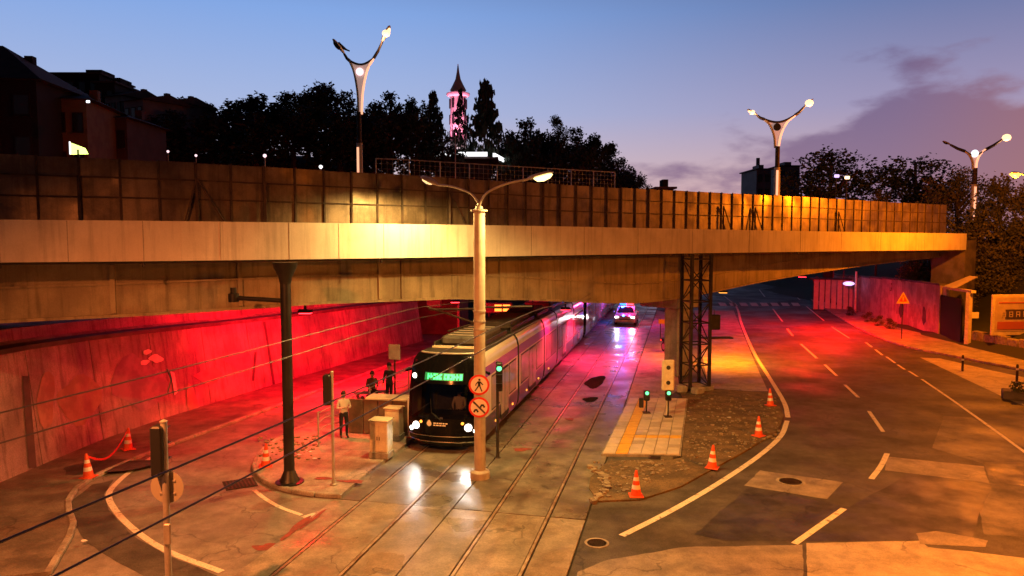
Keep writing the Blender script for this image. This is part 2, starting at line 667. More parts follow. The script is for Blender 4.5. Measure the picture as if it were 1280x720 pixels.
def interp(x, tab):
    if x <= tab[0][0]:
        return tab[0][1]
    for (a, va), (b, vb) in zip(tab, tab[1:]):
        if x <= b:
            return va + (vb - va) * (x - a) / (b - a)
    return tab[-1][1]


def terr(x, y):
    """hill behind the overpass (left) and the bank behind the right wall"""
    ang = x / max(y, 1)
    crest = interp(ang, [(-1.2, 27), (-.69, 25), (-.45, 20), (-.26, 19.5), (-.1, 15), (0, 11), (.08, 7), (.15, 2), (.2, 0)])
    h = crest * smoothstep(58, 112, y) * smoothstep(12, 34, (-4 + .228 * y) - x + .1 * y - 4)
    h += 5.2 * smoothstep(33, 39, x - .12 * (y - 55)) * smoothstep(40, 52, y)
    return h


mb = MB()
xs = [-700, -400, -260] + list(range(-200, 160, 5)) + [200, 300, 700]
ys = [-30, 0, 20, 40] + list(range(50, 200, 5)) + [220, 260, 320, 420, 700, 1500]
mb.grid([[(x, y, terr(x, y) - .05) for x in xs] for y in ys])
mb.build('ground', 'hill_grass', smooth=True, kind='structure')

# road sheet on both sides of the tracks
road_left = sheet('road_left', [(-24, 2, 0), (T(-16, -1.5)), (T(60, -1.5)), (-1, 88, 0), (-9, 60, 0), (-20, 24, 0)], 0.0, 'asphalt_left')
road_right = sheet('road_right', [(T(-16, 5.6)), (40, 2, 0), (40, 48, 0), (36, 60, 0), (44, 110, 0), (75, 200, 0), (58, 200, 0), (T(90, 5.6)), T(60, 5.6)], 0.0, 'asphalt_dark')

# track bed of concrete slabs: every slab its own piece
bed = sheet('track_bed', [T(-16, -1.6), T(-16, 5.7), T(120, 5.7), T(120, -1.6)], -.02, 'joint')
cols = [(-1.55, -.80), (-.66, .66), (.80, 1.90), (1.94, T2 - .80), (T2 - .66, T2 + .66), (T2 + .80, 5.55)]
row = 0
s = -15.0
while s < 112:
    ln = 6.4 if s < 40 else 14
    mat = 'slab' if s < 2.5 else 'slab_damp'
    for (a, b) in cols:
        q = random.uniform(-.003, .003)
        ss = s + random.uniform(-.02, .02)
        MB().prism([T(ss + .012, a), T(ss + ln - .012, a), T(ss + ln - .012, b), T(ss + .012, b)], -.03, .022 + q).build('slab', mat, bed)
    s += ln
for c in (0, T2):
    for sd in (-1, 1):
        t0 = c + sd * .7175
        MB().prism([T(-15.2, t0 - .036), T(116, t0 - .036), T(116, t0 + .036), T(-15.2, t0 + .036)], -.03, .03).build('rail', 'rail', bed)
        t1 = c + sd * .66
        MB().prism([T(-15.2, t0 - .082), T(116, t0 - .082), T(116, t0 - .036), T(-15.2, t0 - .036)], -.03, .002).build('rail_groove', 'groove', bed)


def blob(c, rx, ry, ang=0, n=22, jit=.22, sd=1):
    rnd = random.Random(sd)
    ph = [rnd.uniform(0, 6.28) for _ in range(4)]
    out = []
    for k in range(n):
        a = 2 * math.pi * k / n
        q = 1 + jit * (math.sin(2 * a + ph[0]) * .6 + math.sin(3 * a + ph[1]) * .5 + math.sin(5 * a + ph[2]) * .35)
        x, y = rx * q * math.cos(a), ry * q * math.sin(a)
        out.append(Vector((c.x + x * math.cos(ang) - y * math.sin(ang), c.y + x * math.sin(ang) + y * math.cos(ang), 0)))
    return out


for i, (u, v, rx, ry) in enumerate([(744, 478, .5, 1.5), (738, 500, .3, .6)]):
    sheet('puddle', blob(G(u, v), rx, ry, -TH, sd=i), .0305, 'puddle')
# red paint splashes and the worn painted strip
for i, (u, v, rx, ry) in enumerate([(333, 684, .32, .2), (440, 607, .34, .16), (405, 603, .3, .12), (652, 563, .3, .2), (712, 525, .22, .16), (372, 660, .10, .9), (392, 650, .07, .6)]):
    z = .0345 if u > 500 or u < 402 and v > 640 and u > 350 else (.131 if u in (440, 405) else .006)
    sheet('paint_stain', blob(G(u, v), rx, ry, -TH, jit=.35, sd=i + 20), z, 'red_paint')


def marking(parent, pix, w, z=.0085, n=6, name='road_marking', mat='white_paint'):
    pts = smooth_line([G(u, v) for u, v in pix], n)
    return strip(MB(), pts, w, z).build(name, mat, parent)


# markings left
marking(road_left, [(277, 715), (207, 688), (165, 660), (142, 635), (136, 618), (146, 604), (166, 587), (190, 572)], .17)
marking(road_left, [(318, 613), (332, 624), (352, 635), (377, 644)], .13)
marking(road_left, [(222, 553), (290, 528), (400, 487), (470, 462)], .10)
marking(road_left, [(380, 648), (405, 640), (420, 634)], .3)
# dark asphalt strip between the white arc and the kerb
sheet('asphalt_strip', [G(*p) for p in ((88, 628), (91, 655), (108, 678), (150, 705), (205, 735), (300, 735), (262, 716), (205, 692), (160, 664), (136, 638), (130, 618), (142, 600), (115, 606))], .0045, 'asphalt_dark')
# markings right
marking(road_right, [(905, 370), (920, 383), (927, 405), (942, 440), (963, 474), (980, 503), (985, 522)], .2)
marking(road_right, [(984, 526), (976, 545), (950, 569), (900, 603), (840, 638), (777, 670)], .19)
for a, b in (((949, 362), (956, 371)), ((966, 386), (978, 402)), ((984, 411), (991, 420)), ((1001, 430), (1021, 448)), ((1031, 456), (1046, 470)), ((1056, 481), (1073, 497)), ((1086, 514), (1104, 540))):
    marking(road_right, [a, b], .15, n=1)
marking(road_right, [(1109, 567), (1101, 583), (1089, 599)], .17)
marking(road_right, [(1055, 636), (993, 680)], .17, n=1)
for a, b in (((985, 362), (1000, 375)), ((1008, 383), (1030, 401)), ((1040, 409), (1062, 423)), ((1082, 428), (1090, 434)), ((1094, 437), (1103, 444)), ((1108, 446), (1119, 454)), ((1122, 456), (1131, 462)), ((1136, 464), (1147, 471))):
    marking(road_right, [a, b], .13, n=1)
marking(road_right, [(1152, 474), (1190, 500), (1235, 532), (1290, 572)], .13)
for u in range(902, 1002, 13):
    strip(MB(), [G(u, 378.5), G(u + 3, 382.5)], .75, .0085).build('crossing_bar', 'white_paint', road_right)
# surface patches on the right road
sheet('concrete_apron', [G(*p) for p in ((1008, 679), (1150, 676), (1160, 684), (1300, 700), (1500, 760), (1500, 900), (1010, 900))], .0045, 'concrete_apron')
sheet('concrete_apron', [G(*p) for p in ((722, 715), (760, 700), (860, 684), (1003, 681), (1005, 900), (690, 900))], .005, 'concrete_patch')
sheet('asphalt_patch', [G(*p) for p in ((938, 608), (1000, 622), (1062, 634), (1140, 590), (1240, 606), (1225, 640), (1215, 672), (1060, 677), (905, 676), (868, 668))], .0042, 'asphalt_patch')
sheet('asphalt_patch', [G(*p) for p in ((1228, 578), (1300, 580), (1320, 612), (1250, 604))], .0047, 'asphalt_patch')
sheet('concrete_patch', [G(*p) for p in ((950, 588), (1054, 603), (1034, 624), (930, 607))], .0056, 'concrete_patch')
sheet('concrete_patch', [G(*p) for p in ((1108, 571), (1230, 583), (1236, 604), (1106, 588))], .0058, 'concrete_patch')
sheet('worn_asphalt', [G(*p) for p in ((1180, 520), (1215, 522), (1330, 590), (1400, 680), (1230, 668), (1225, 640), (1236, 600), (1230, 580), (1165, 560))], .0035, 'asphalt_worn')
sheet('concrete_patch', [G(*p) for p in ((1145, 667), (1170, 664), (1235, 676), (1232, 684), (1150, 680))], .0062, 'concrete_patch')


sheet('glow_paving', [T(13.2, 5.6), T(62, 5.6), G(838, 392), G(842, 440), G(850, 486)], .0065, 'pavement')  # paving between track and pier, paled to carry the pink glow
sheet('glow_paving', [G(*p) for p in ((886, 489), (960, 489), (942, 450), (926, 410), (917, 388), (868, 388))], .0068, 'pavement')  # orange pool of light put into a paler ground colour


def manhole(u, v, r, mat='rust_steel', z=.012):
    c = G(u, v)
    t = thing('manhole_cover', (c.x, c.y, 0), 'round iron manhole cover set into the %s' % ('concrete patch of the right road' if u > 900 else 'road beside the tram slabs' if u > 600 else 'left road'), 'manhole')
    MB().lathe([(r, -.02), (r, z), (r * .98, z + .004), (r * .8, z + .004), (r * .8, z)], (c.x, c.y, 0), 24).build('rim', 'kerb', t)
    m = MB().lathe([(r * .78, -.02), (r * .78, z)], (c.x, c.y, 0), 24)
    for k in range(-3, 4):
        m.box((c.x, c.y + k * r * .2, z + .003), (r * 1.3 * math.sqrt(max(.05, 1 - (k * .2) ** 2 * 1.4)), r * .07, .008))
    m.build('lid', mat, t)


manhole(988, 602, .42)
manhole(746, 679, .3)
# storm drain grating of the left road
c = G(300, 605)
t = thing('drain_grate', (c.x, c.y, 0), 'rusty slotted drain grate in the left road beside the kerbed island', 'grate')
MB().box((c.x, c.y, .004), (.9, .9, .016), .5).build('frame', 'groove', t)
for k in range(8):
    o = Vector((math.cos(.5), math.sin(.5), 0)) * (-.36 + k * .103)
    MB().box((c.x + o.x, c.y + o.y, .016), (.045, .8, .02), .5).build('bar', 'rust_steel', t)

# pavement along the left wall
WB = smooth_line([G(u, v) for u, v in ((-160, 680), (-60, 634), (45, 588), (120, 556), (217, 522), (330, 487), (430, 457), (532, 427))], 6)
kl = smooth_line([G(u, v) for u, v in ((60, 720), (92, 660), (84, 632), (115, 600), (215, 557), (300, 526), (400, 489), (470, 464), (545, 438))], 6)
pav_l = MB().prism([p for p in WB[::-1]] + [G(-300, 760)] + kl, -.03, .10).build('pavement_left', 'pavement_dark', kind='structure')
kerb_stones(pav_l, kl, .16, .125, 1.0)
# kerbed island with the platform
isl_k = smooth_line([G(u, v) for u, v in ((536, 455), (450, 496), (400, 524), (345, 553), (320, 577), (322, 596), (345, 611), (385, 620), (424, 623), (428, 622))], 6)
island = MB().prism(isl_k + [T(6.3, -1.5), T(40, -1.5)], -.03, .12).build('traffic_island', 'pavement', kind='structure')
kerb_stones(island, isl_k, .15, .14, .8)
# raised tram platform
plat = MB().prism([T(12.6, -1.52), T(44, -1.52), T(44, -4.2), T(12.6, -4.2)], .05, .32).build('tram_platform', 'pavement', kind='structure')

# dirt median on the right of the tracks
med = [G(u, v) for u, v in ((738, 598), (736, 612), (748, 628), (800, 626), (850, 610), (930, 566), (972, 540), (980, 520), (965, 492), (893, 487), (850, 492), (858, 505), (852, 574), (760, 578))]
median = MB().prism(med, -.03, .05).build('dirt_median', 'dirt', kind='structure')
rnd = random.Random(5)
mb = MB()
for k in range(1500):
    u, v = rnd.uniform(742, 975), rnd.uniform(495, 628)
    if v > 628 - (u - 748) * .35 or (u < 858 and v < 577):
        continue
    c = G(u, v)
    s = rnd.choice((.02, .03, .03, .05, .07))
    pts = [[(c.x + s * math.cos(a) * rnd.uniform(.7, 1.3), c.y + s * math.sin(a) * rnd.uniform(.7, 1.3), z) for a in (0, 1.05, 2.1, 3.14, 4.2, 5.2)] for z in (.03, .05 + s * .5)]
    mb.grid(pts, 0, True)
    mb.face(pts[1])
for k in range(70):
    a = rnd.uniform(0, 1)
    u, v = 738 + 20 * math.sin(a * 3.1) + rnd.uniform(-4, 4), 585 + a * 45
    c = G(u, v)
    s = rnd.uniform(.04, .11)
    pts = [[(c.x + s * math.cos(q) * rnd.uniform(.7, 1.3), c.y + s * math.sin(q) * rnd.uniform(.7, 1.3), z) for q in (0, 1.05, 2.1, 3.14, 4.2, 5.2)] for z in (0., .05 + s * .6)]
    mb.grid(pts, 0, True)
    mb.face(pts[1])
rub = mb.build('rubble', 'stone', kind='stuff')
rub['label'] = 'loose stones and rubble scattered over the dirt median'
rub['category'] = 'rubble'

# paved waiting island with tactile strips: every tile is a piece
ta, tb = G(753, 570), G(849, 571)
tu = (tb - ta)
nx = 6
wx = tu.length / nx
ux = tu.normalized()
uy = (G(787, 500) - ta)
ny = 22
ly = uy.length / ny
uy = uy.normalized()
isl2 = MB().prism([ta - ux * .05 - uy * .05, tb + ux * .05 - uy * .05, tb + ux * .05 + uy * (ly * ny + .05), ta - ux * .05 + uy * (ly * ny + .05)], -.03, .075).build('waiting_island', 'concrete', kind='structure')
tile_me = {}
for key in ('pale_tile', 'pale_tile_b', 'yellow_tile'):
    o = MB().prism([ux * .012 + uy * .01, ux * (wx - .012) + uy * .01, ux * (wx - .012) + uy * (ly - .01), ux * .012 + uy * (ly - .01)], .07, .10).build('tile', key)
    tile_me[key] = o.data
    bpy.data.objects.remove(o)
for i in range(nx):
    for j in range(ny):
        key = 'yellow_tile' if (i == 1 or (j == 5 and i > 0)) else random.choice(('pale_tile', 'pale_tile', 'pale_tile_b'))
        p = ta + ux * (wx * i) + uy * (ly * j)
        piece('tile', tile_me[key], isl2, (p.x, p.y, random.uniform(-.004, .004)))
c = G(830, 573)
sheet('puddle', blob(c, .6, .3, 0, sd=77), .056, 'puddle')

# pavement on the right with its kerb
kr = smooth_line([G(u, v) for u, v in ((1000, 366), (1045, 395), (1090, 419), (1131, 434), (1180, 444), (1230, 454), (1290, 466), (1400, 486))], 6)
pav_r = MB().prism(kr + [Vector((48, 40, 0)), Vector((46, 70, 0)), Vector((56, 110, 0))], -.03, .13).build('pavement_right', 'pavement', kind='structure')
kerb_stones(pav_r, kr, .18, .15, 1.6)
sheet('parking_bay', [G(*p) for p in ((1150, 447), (1175, 448), (1230, 461), (1300, 476), (1400, 500), (1400, 560), (1290, 512), (1262, 500))], .004, 'concrete_apron')

# ================================================================== OVERPASS
ST = [(-260, 15.9), (-120, 17.3), (0, 18.9), (180, 20.3), (362, 22.6), (480, 24.7), (600, 27.4), (730, 31.2), (865, 36.2), (1000, 42.6), (1100, 48.0), (1207, 54.2)]
edge = smooth_line([Vector(((u - 640) / F_PX * Y, Y, 0)) for u, Y in ST], 4)
ed_s = [0]
for a, b in zip(edge, edge[1:]):
    ed_s.append(ed_s[-1] + (b - a).length)


def edge_n(i):
    d = edge[min(i + 1, len(edge) - 1)] - edge[max(i - 1, 0)]
    return Vector((-d.y, d.x, 0)).normalized()


def off(i, k, z):
    p = edge[i] + edge_n(i) * k
    return Vector((p.x, p.y, z))


def zt(i):
    return interp(edge[i].y, [(18, 7.86), (30, 7.86), (54, 7.70)])


def zb(i):
    return interp(edge[i].y, [(18, 6.77), (28, 6.69), (54, 6.50)])


def girder_z(i):
    u = edge[i].x / edge[i].y * F_PX + 640
    return interp(u, [(-200, 5.0), (0, 5.03), (430, 5.13), (600, 5.0), (700, 4.72), (800, 4.28), (832, 4.16), (880, 4.16), (920, 4.34), (1000, 4.85), (1100, 5.4), (1170, 5.75), (1207, 5.9)])


W = 11.5
NE = len(edge)
bridge = thing('overpass', (edge[NE // 2].x, edge[NE // 2].y, 0), 'long curved road overpass with pale cream edge beam and deep box girder', 'overpass')
mb = MB()
prof = [(0, 'b'), (0, 't'), (.28, 't'), (.28, 'm'), (.30, 'u'), (.30, 'b')]
rows = []
for i in range(NE):
    a, b = zb(i), zt(i)
    rows.append([off(i, 0, a), off(i, 0, b), off(i, .30, b), off(i, .30, a)])
mb.grid(rows, 0, True)
mb.face(rows[0]); mb.face(rows[-1][::-1])
mb.build('edge_beam', 'fascia', bridge)
mb = MB()
rows = [[off(i, .302, zt(i) - .75), off(i, .302, zt(i) - .12), off(i, W - .3, zt(i) - .12), off(i, W - .3, zt(i) - .75)] for i in range(NE)]
mb.grid(rows, 0, True)
mb.face(rows[0]); mb.face(rows[-1][::-1])
mb.build('deck_slab', 'concrete', bridge)
mb = MB()
rows = [[off(i, W - .298, zb(i)), off(i, W - .298, zt(i) + .6), off(i, W, zt(i) + .6), off(i, W, zb(i))] for i in range(NE)]
mb.grid(rows, 0, True)
mb.face(rows[0]); mb.face(rows[-1][::-1])
mb.build('rear_parapet', 'fascia', bridge)
mb = MB()
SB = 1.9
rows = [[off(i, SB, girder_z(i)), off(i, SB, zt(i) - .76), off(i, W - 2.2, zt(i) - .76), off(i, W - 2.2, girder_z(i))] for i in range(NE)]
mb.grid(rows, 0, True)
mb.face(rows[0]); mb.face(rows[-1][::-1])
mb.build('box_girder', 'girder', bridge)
# ledge lines and drip edge on the girder
for nm, dz, h, dep in (('girder_flange', 0.0, .09, .10), ('girder_ledge', .95, .06, .07)):
    mb = MB()
    rr = [i for i in range(NE) if zb(i) - girder_z(i) > dz + .3]
    rows = [[off(i, SB - dep, girder_z(i) + dz), off(i, SB - dep, girder_z(i) + dz + h), off(i, SB - .002, girder_z(i) + dz + h), off(i, SB - .002, girder_z(i) + dz)] for i in rr]
    if len(rows) > 1:
        mb.grid(rows, 0, True)
        mb.face(rows[0]); mb.face(rows[-1][::-1])
        mb.build(nm, 'girder', bridge)
for k in range(2, NE - 1, 2):
    n = edge_n(k)
    p = off(k, -.002, (zb(k) + zt(k)) / 2)
    MB().box(p, (.02, .012, zt(k) - zb(k) - .02), math.atan2(n.y, n.x) - math.pi / 2).build('joint', 'concrete', bridge)
    p = off(k, .05, zb(k) - .05)
    if k % 4 == 0:
        MB().tube([off(k, .16, zb(k) + .02), off(k, .16, zb(k) - .16)], .04, 8).build('drain_spout', 'dark_steel', bridge)
# conduit pipe under the edge
mb = MB()
mb.tube([off(i, .75, zb(i) + .02) for i in range(NE)], .11, 8)
mb.build('conduit_pipe', 'dark_steel', bridge, smooth=True)
# girder stiffener plates
for u in (-40, 130, 300, 500, 525, 660):
    i = min(range(NE), key=lambda k: abs(edge[k].x / edge[k].y * F_PX + 640 - u))
    p = off(i, SB - .05, (girder_z(i) + .12 + 6.6) / 2)
    n = edge_n(i)
    MB().box(p, (.14, .09, 6.6 - girder_z(i) - .12), math.atan2(n.y, n.x) - math.pi / 2).build('stiffener', 'girder', bridge)
# pier behind the lattice mast
ip = min(range(NE), key=lambda k: abs(edge[k].x / edge[k].y * F_PX + 640 - 905))
pn = edge_n(ip)
pa = math.atan2(pn.y, pn.x) - math.pi / 2
for k in (2.6,):
    p = off(ip, k, 0)
    MB().box((p.x, p.y, 2.05), (1.15, 1.0, 4.2), pa, bev=.08).build('pier', 'concrete', bridge)
p = off(ip, 3.2, 3.9)
MB().box((p.x, p.y, 4.1), (1.9, 2.6, .9), pa, bev=.05).build('pier_cap', 'concrete', bridge)
# abutment at the right end
p = off(NE - 1, 1.3, 3) + (edge[-1] - edge[-2]).normalized() * .9
n = edge_n(NE - 1)
MB().box((p.x, p.y, 3.6), (1.6, 2.4, 7.2), math.atan2(n.y, n.x) - math.pi / 2).build('abutment', 'wall_dark', bridge)

# sheet metal hoarding on the deck edge: panels, posts, rails, braces
cum = []
fl = [off(i, .62, zt(i)) for i in range(NE)]
fp = resample([Vector((p.x, p.y, 0)) for p in fl], .98)


def ztop_at(y):
    return interp(y, [(18, 7.86), (30, 7.86), (54, 7.70)])


hoard = thing('metal_hoarding', (edge[NE // 2].x, edge[NE // 2].y, 7.8), 'brown sheet metal hoarding with posts and braces along the overpass edge', 'hoarding')
nP = len(fp)
hz = lambda y: interp(y, [(17, 9.58), (24, 9.56), (33, 9.63), (43, 9.8), (54, 9.75)])
for k in range(nP - 2):
    a, b = fp[k], fp[k + 1]
    d = (b - a)
    c = (a + b) / 2
    rz = math.atan2(d.y, d.x)
    nn = Vector((-d.y, d.x, 0)).normalized()
    z0, z1 = ztop_at(c.y) - .02, hz(c.y)
    # three stacked sheets per bay
    h3 = (z1 - z0) / 3
    tl = random.uniform(-.012, .012)
    cc = c + nn * .03
    MB().box((cc.x, cc.y + tl, (z0 + z1) / 2 + random.uniform(-.015, .015)), (d.length - .015, .012, z1 - z0), rz + random.uniform(-.008, .008)).build('panel', random.choice(('sheet_metal', 'sheet_metal', 'sheet_metal_b')), hoard)
    MB().box((a.x, a.y, (z0 + z1) / 2), (.055, .05, z1 - z0 + .04), rz).build('post', 'rust_steel', hoard)
for fr in (.38, .70):
    mb = MB()
    rows = []
    for p in fp[:-1]:
        z = ztop_at(p.y) + (hz(p.y) - ztop_at(p.y)) * fr
        rows.append([Vector((p.x, p.y - .03, z - .02)), Vector((p.x, p.y - .03, z + .02)), Vector((p.x, p.y, z + .02)), Vector((p.x, p.y, z - .02))])
    mb.grid(rows, 0, True)
    mb.build('rail', 'rust_steel', hoard)


def at_u(u):
    return min(range(nP - 2), key=lambda k: abs(fp[k].x / fp[k].y * F_PX + 640 - u))


for u in (90, 232, 346, 560, 905, 935, 1046):
    k = at_u(u)
    a = fp[k]
    d = (fp[k + 1] - a).normalized()
    nn = Vector((d.y, -d.x, 0))
    z0 = ztop_at(a.y)
    q = a + nn * .12
    if u != 90 and u != 346:
        MB().tube([(q + d * .0).to_tuple()[:2] + (z0 + 1.25,), (q + d * .75).to_tuple()[:2] + (z0 - .02,)], .03, 6).build('brace', 'rust_steel', hoard)
    if u in (232, 935):
        MB().tube([(q + d * .0).to_tuple()[:2] + (z0 + 1.25,), (q - d * .35).to_tuple()[:2] + (z0 - .02,)], .03, 6).build('brace', 'rust_steel', hoard)
    MB().box((q.x, q.y, z0 + .6), (.07, .06, 1.24)).build('brace_post', 'rust_steel', hoard)

# black steel column under the edge
c = G(362, 603, .12)
t = thing('steel_column', (c.x, c.y, .12), 'slim black steel column on the kerbed island carrying the overpass edge', 'column')
zt0 = 6.69
MB().tube([(c.x, c.y, .12), (c.x, c.y, zt0 - .02)], .155, 20).build('shaft', 'black_steel', t, smooth=True)
MB().lathe([(.42, .12), (.42, .16), (.3, .18), (.24, .3), (.156, .5)], (c.x, c.y, 0), 20).build('base', 'black_steel', t, smooth=True)
m = MB()
for sgn in (-1, 1):
    m.prism([(0, 0, 0)] * 3, 0, 0) if False else None
b2 = Vector((.8, .6, 0))
MB().lathe([(.157, 6.05), (.2, 6.25), (.34, 6.55), (.36, zt0 - .01)], (c.x, c.y, 0), 20).build('capital', 'black_steel', t, smooth=True)
e1 = Vector((c.x - 1.62, c.y + .25, 5.62))
MB().tube([(c.x, c.y, 5.55), e1], .07, 10).build('arm', 'black_steel', t, smooth=True)
MB().lathe([(.16, -.12), (.16, .12), (.09, .14), (.09, .3)], (e1.x, e1.y, e1.z), 12).build('arm_bracket', 'black_steel', t, smooth=True)

# lattice mast beside the pier
c = G(868, 487)
t = thing('lattice_mast', (c.x, c.y, 0), 'dark square lattice steel mast standing at the pier of the overpass', 'mast')
hw, Ht = .5, 6.62
ang = .25
ex, ey = Vector((math.cos(ang), math.sin(ang), 0)), Vector((-math.sin(ang), math.cos(ang), 0))
cor = [c + ex * (a * hw) + ey * (b * hw) for a, b in ((-1, -1), (1, -1), (1, 1), (-1, 1))]
for q in cor:
    MB().box((q.x, q.y, Ht / 2 + .05), (.13, .13, Ht - .1), ang).build('chord', 'dark_steel', t)
nb = 6
for f in range(4):
    a, b = cor[f], cor[(f + 1) % 4]
    for k in range(nb + 1):
        z = .25 + (Ht - .5) * k / nb
        MB().tube([(a.x, a.y, z), (b.x, b.y, z)], .032, 6).build('strut', 'dark_steel', t)
        if k < nb:
            z2 = .25 + (Ht - .5) * (k + 1) / nb
            p, q = (a, b) if (k + f) % 2 else (b, a)
            MB().tube([(p.x, p.y, z), (q.x, q.y, z2)], .028, 6).build('diagonal', 'dark_steel', t)
MB().prism(blob(c, .85, .7, 0, 14, .12, 3), 0, .24).build('footing', 'concrete', t)

# loose concrete blocks at the foot
for i, (u, v, s) in enumerate(((852, 492, .5), (872, 494, .6))):
    q = G(u, v)
    tag(MB().box((q.x, q.y, .22), (s, s * .7, .36), i * .6, bev=.07).build('concrete_block', 'concrete'), 'rough concrete block lying at the %s of the lattice mast' % ('track side foot' if i == 0 else 'road side foot'), 'block')

# control cabinet on a post to the right of the mast, with shelf
c = G(886, 482)
t = thing('control_box', (c.x, c.y, 0), 'dark control box on a slim post with a flat shelf beside the lattice mast', 'control box')
MB().tube([(c.x, c.y, 0), (c.x, c.y, 2.7)], .045, 8).build('post', 'dark_steel', t)
MB().box((c.x + .22, c.y, 3.2), (.52, .3, .75), .1, bev=.03).build('box', 'dark_steel', t)
MB().box((c.x + .35, c.y - .05, 2.42), (1.5, .5, .06), .1).build('shelf', 'rust_steel', t)
MB().tube([(c.x + .2, c.y, 3.57), (c.x + .2, c.y, 3.85)], .02, 6).build('antenna', 'dark_steel', t)

# ================================================================== LEFT RETAINING WALL
wall_top = lambda y: interp(y, [(14, 3.95), (24, 3.8), (36, 3.3), (52, 2.95)])
wb = resample(WB, 3.0) + [WB[-1]]
lw = thing('retaining_wall', (WB[len(WB) // 2].x, WB[len(WB) // 2].y, 0), 'long painted concrete retaining wall under the overpass beside the left road', 'wall')


def wn(i, arr):
    d = arr[min(i + 1, len(arr) - 1)] - arr[max(i - 1, 0)]
    return Vector((-d.y, d.x, 0)).normalized()


for i in range(len(wb) - 1):
    a, b = wb[i], wb[i + 1]
    if (b - a).length < .5:
        continue
    d = (b - a).normalized()
    a2, b2 = a + d * .015, b - d * .015
    na, nb_ = wn(i, wb), wn(i + 1, wb)
    za, zb2 = wall_top(a.y), wall_top(b.y)
    m = MB()
    r0 = [a2, a2 + na * .45 + Vector((0, 0, za)), a2 + na * .95 + Vector((0, 0, za)), a2 + na * .95]
    r1 = [b2, b2 + nb_ * .45 + Vector((0, 0, zb2)), b2 + nb_ * .95 + Vector((0, 0, zb2)), b2 + nb_ * .95]
    m.grid([r0, r1], 0, True)
    m.face(r0); m.face(r1[::-1])
    m.build('panel', 'wall_conc', lw)
m = MB()
rows = []
for i, p in enumerate(wb):
    n = wn(i, wb)
    z = wall_top(p.y)
    rows.append([p + n * .36 + Vector((0, 0, z + .003)), p + n * .36 + Vector((0, 0, z + .16)), p + n * 1.1 + Vector((0, 0, z + .16)), p + n * 1.1 + Vector((0, 0, z + .003))])
m.grid(rows, 0, True)
m.face(rows[0]); m.face(rows[-1][::-1])
m.build('coping', 'wall_dark', lw)
m = MB()
rows = []
for i, p in enumerate(wb):
    n = wn(i, wb)
    z = wall_top(p.y)
    rows.append([p + n * 1.35 + Vector((0, 0, z - .5)), p + n * 1.45 + Vector((0, 0, z + .62)), p + n * 1.8 + Vector((0, 0, z + .62)), p + n * 1.8 + Vector((0, 0, z - .5))])
m.grid(rows, 0, True)
m.face(rows[0]); m.face(rows[-1][::-1])
m.build('upper_ledge', 'wall_conc', lw)
# ground slope on top of the wall
m = MB()
m.grid([[p + wn(i, wb) * k + Vector((0, 0, wall_top(p.y) + zz)) for i, p in enumerate(wb)] for k, zz in ((.9, .0), (1.9, .45), (5, .9), (14, 1.6))])
m.build('bank_left', 'concrete', kind='structure')


def on_wall(u, v, lift=.008):
    """surveyed point moved onto the battered face of the left wall"""
    best = None
    d = ray(u, v)
    for i in range(len(wb) - 1):
        a, b = wb[i], wb[i + 1]
        if (b - a).length < .5:
            continue
        e = (b - a)
        n = wn(i, wb)
        nrm = e.cross(n * .45 + Vector((0, 0, wall_top((a.y + b.y) / 2)))).normalized()
        den = d.dot(nrm)
        if abs(den) < 1e-6:
            continue
        t_ = (a - Vector((0, 0, CAM_H))).dot(nrm) / den
        p = Vector((0, 0, CAM_H)) + d * t_
        s_ = (p - a).dot(e) / e.length_squared
        if -.02 <= s_ <= 1.02 and t_ > 0:
            return p - d.normalized() * lift
    return None


def wall_mark(pix, mat, lift=.03):
    pts = [on_wall(u, v, lift) for u, v in pix]
    if all(p is not None for p in pts):
        c = sum(pts, Vector()) / len(pts)
        m = MB()
        for i in range(len(pts)):
            m.face([c, pts[i], pts[(i + 1) % len(pts)]])
        m.build('wall_paint', mat, lw)


def pblob(u, v, ru, rv, sd, n=14, jit=.2):
    rnd = random.Random(sd)
    ph = [rnd.uniform(0, 6.3) for _ in range(3)]
    return [(u + ru * (1 + jit * (math.sin(2 * a + ph[0]) + math.sin(3 * a + ph[1]) * .7)) * math.cos(a), v + rv * (1 + jit * (math.sin(2 * a + ph[1]) + math.sin(4 * a + ph[2]) * .5)) * math.sin(a)) for a in (2 * math.pi * k / n for k in range(n))]


wall_mark([(28, 470), (36, 470), (46, 585), (36, 585), (31, 520)], 'dark_paint', .034)  # pole-shaped shadow painted on the wall as a dark band
wall_mark(pblob(100, 500, 24, 30, 3), 'mural_ochre', .022)
wall_mark(pblob(172, 478, 30, 36, 4), 'mural_violet', .026)
wall_mark(pblob(195, 448, 8, 5, 8), 'mural_white', .06)
wall_mark(pblob(184, 440, 5, 3.5, 9), 'mural_white', .06)
wall_mark(pblob(181, 453, 6, 3.5, 10), 'mural_white', .06)
wall_mark([(213, 464), (218, 466), (222, 490), (218, 494), (216, 478)], 'mural_white', .06)
wall_mark(pblob(58, 500, 12, 32, 5), 'mural_red', .028)
wall_mark(pblob(262, 470, 13, 9, 13, jit=.35), 'mural_red', .032)
wall_mark(pblob(300, 450, 16, 12, 14, jit=.3), 'mural_violet', .026)
wall_mark(pblob(240, 500, 7, 20, 15, jit=.3), 'mural_ochre', .03)
wall_mark([(329, 402), (332, 402), (344, 480), (341, 481)], 'dark_paint', .03)
wall_mark([(318, 440), (321, 440), (318, 476), (315, 476)], 'dark_paint', .03)

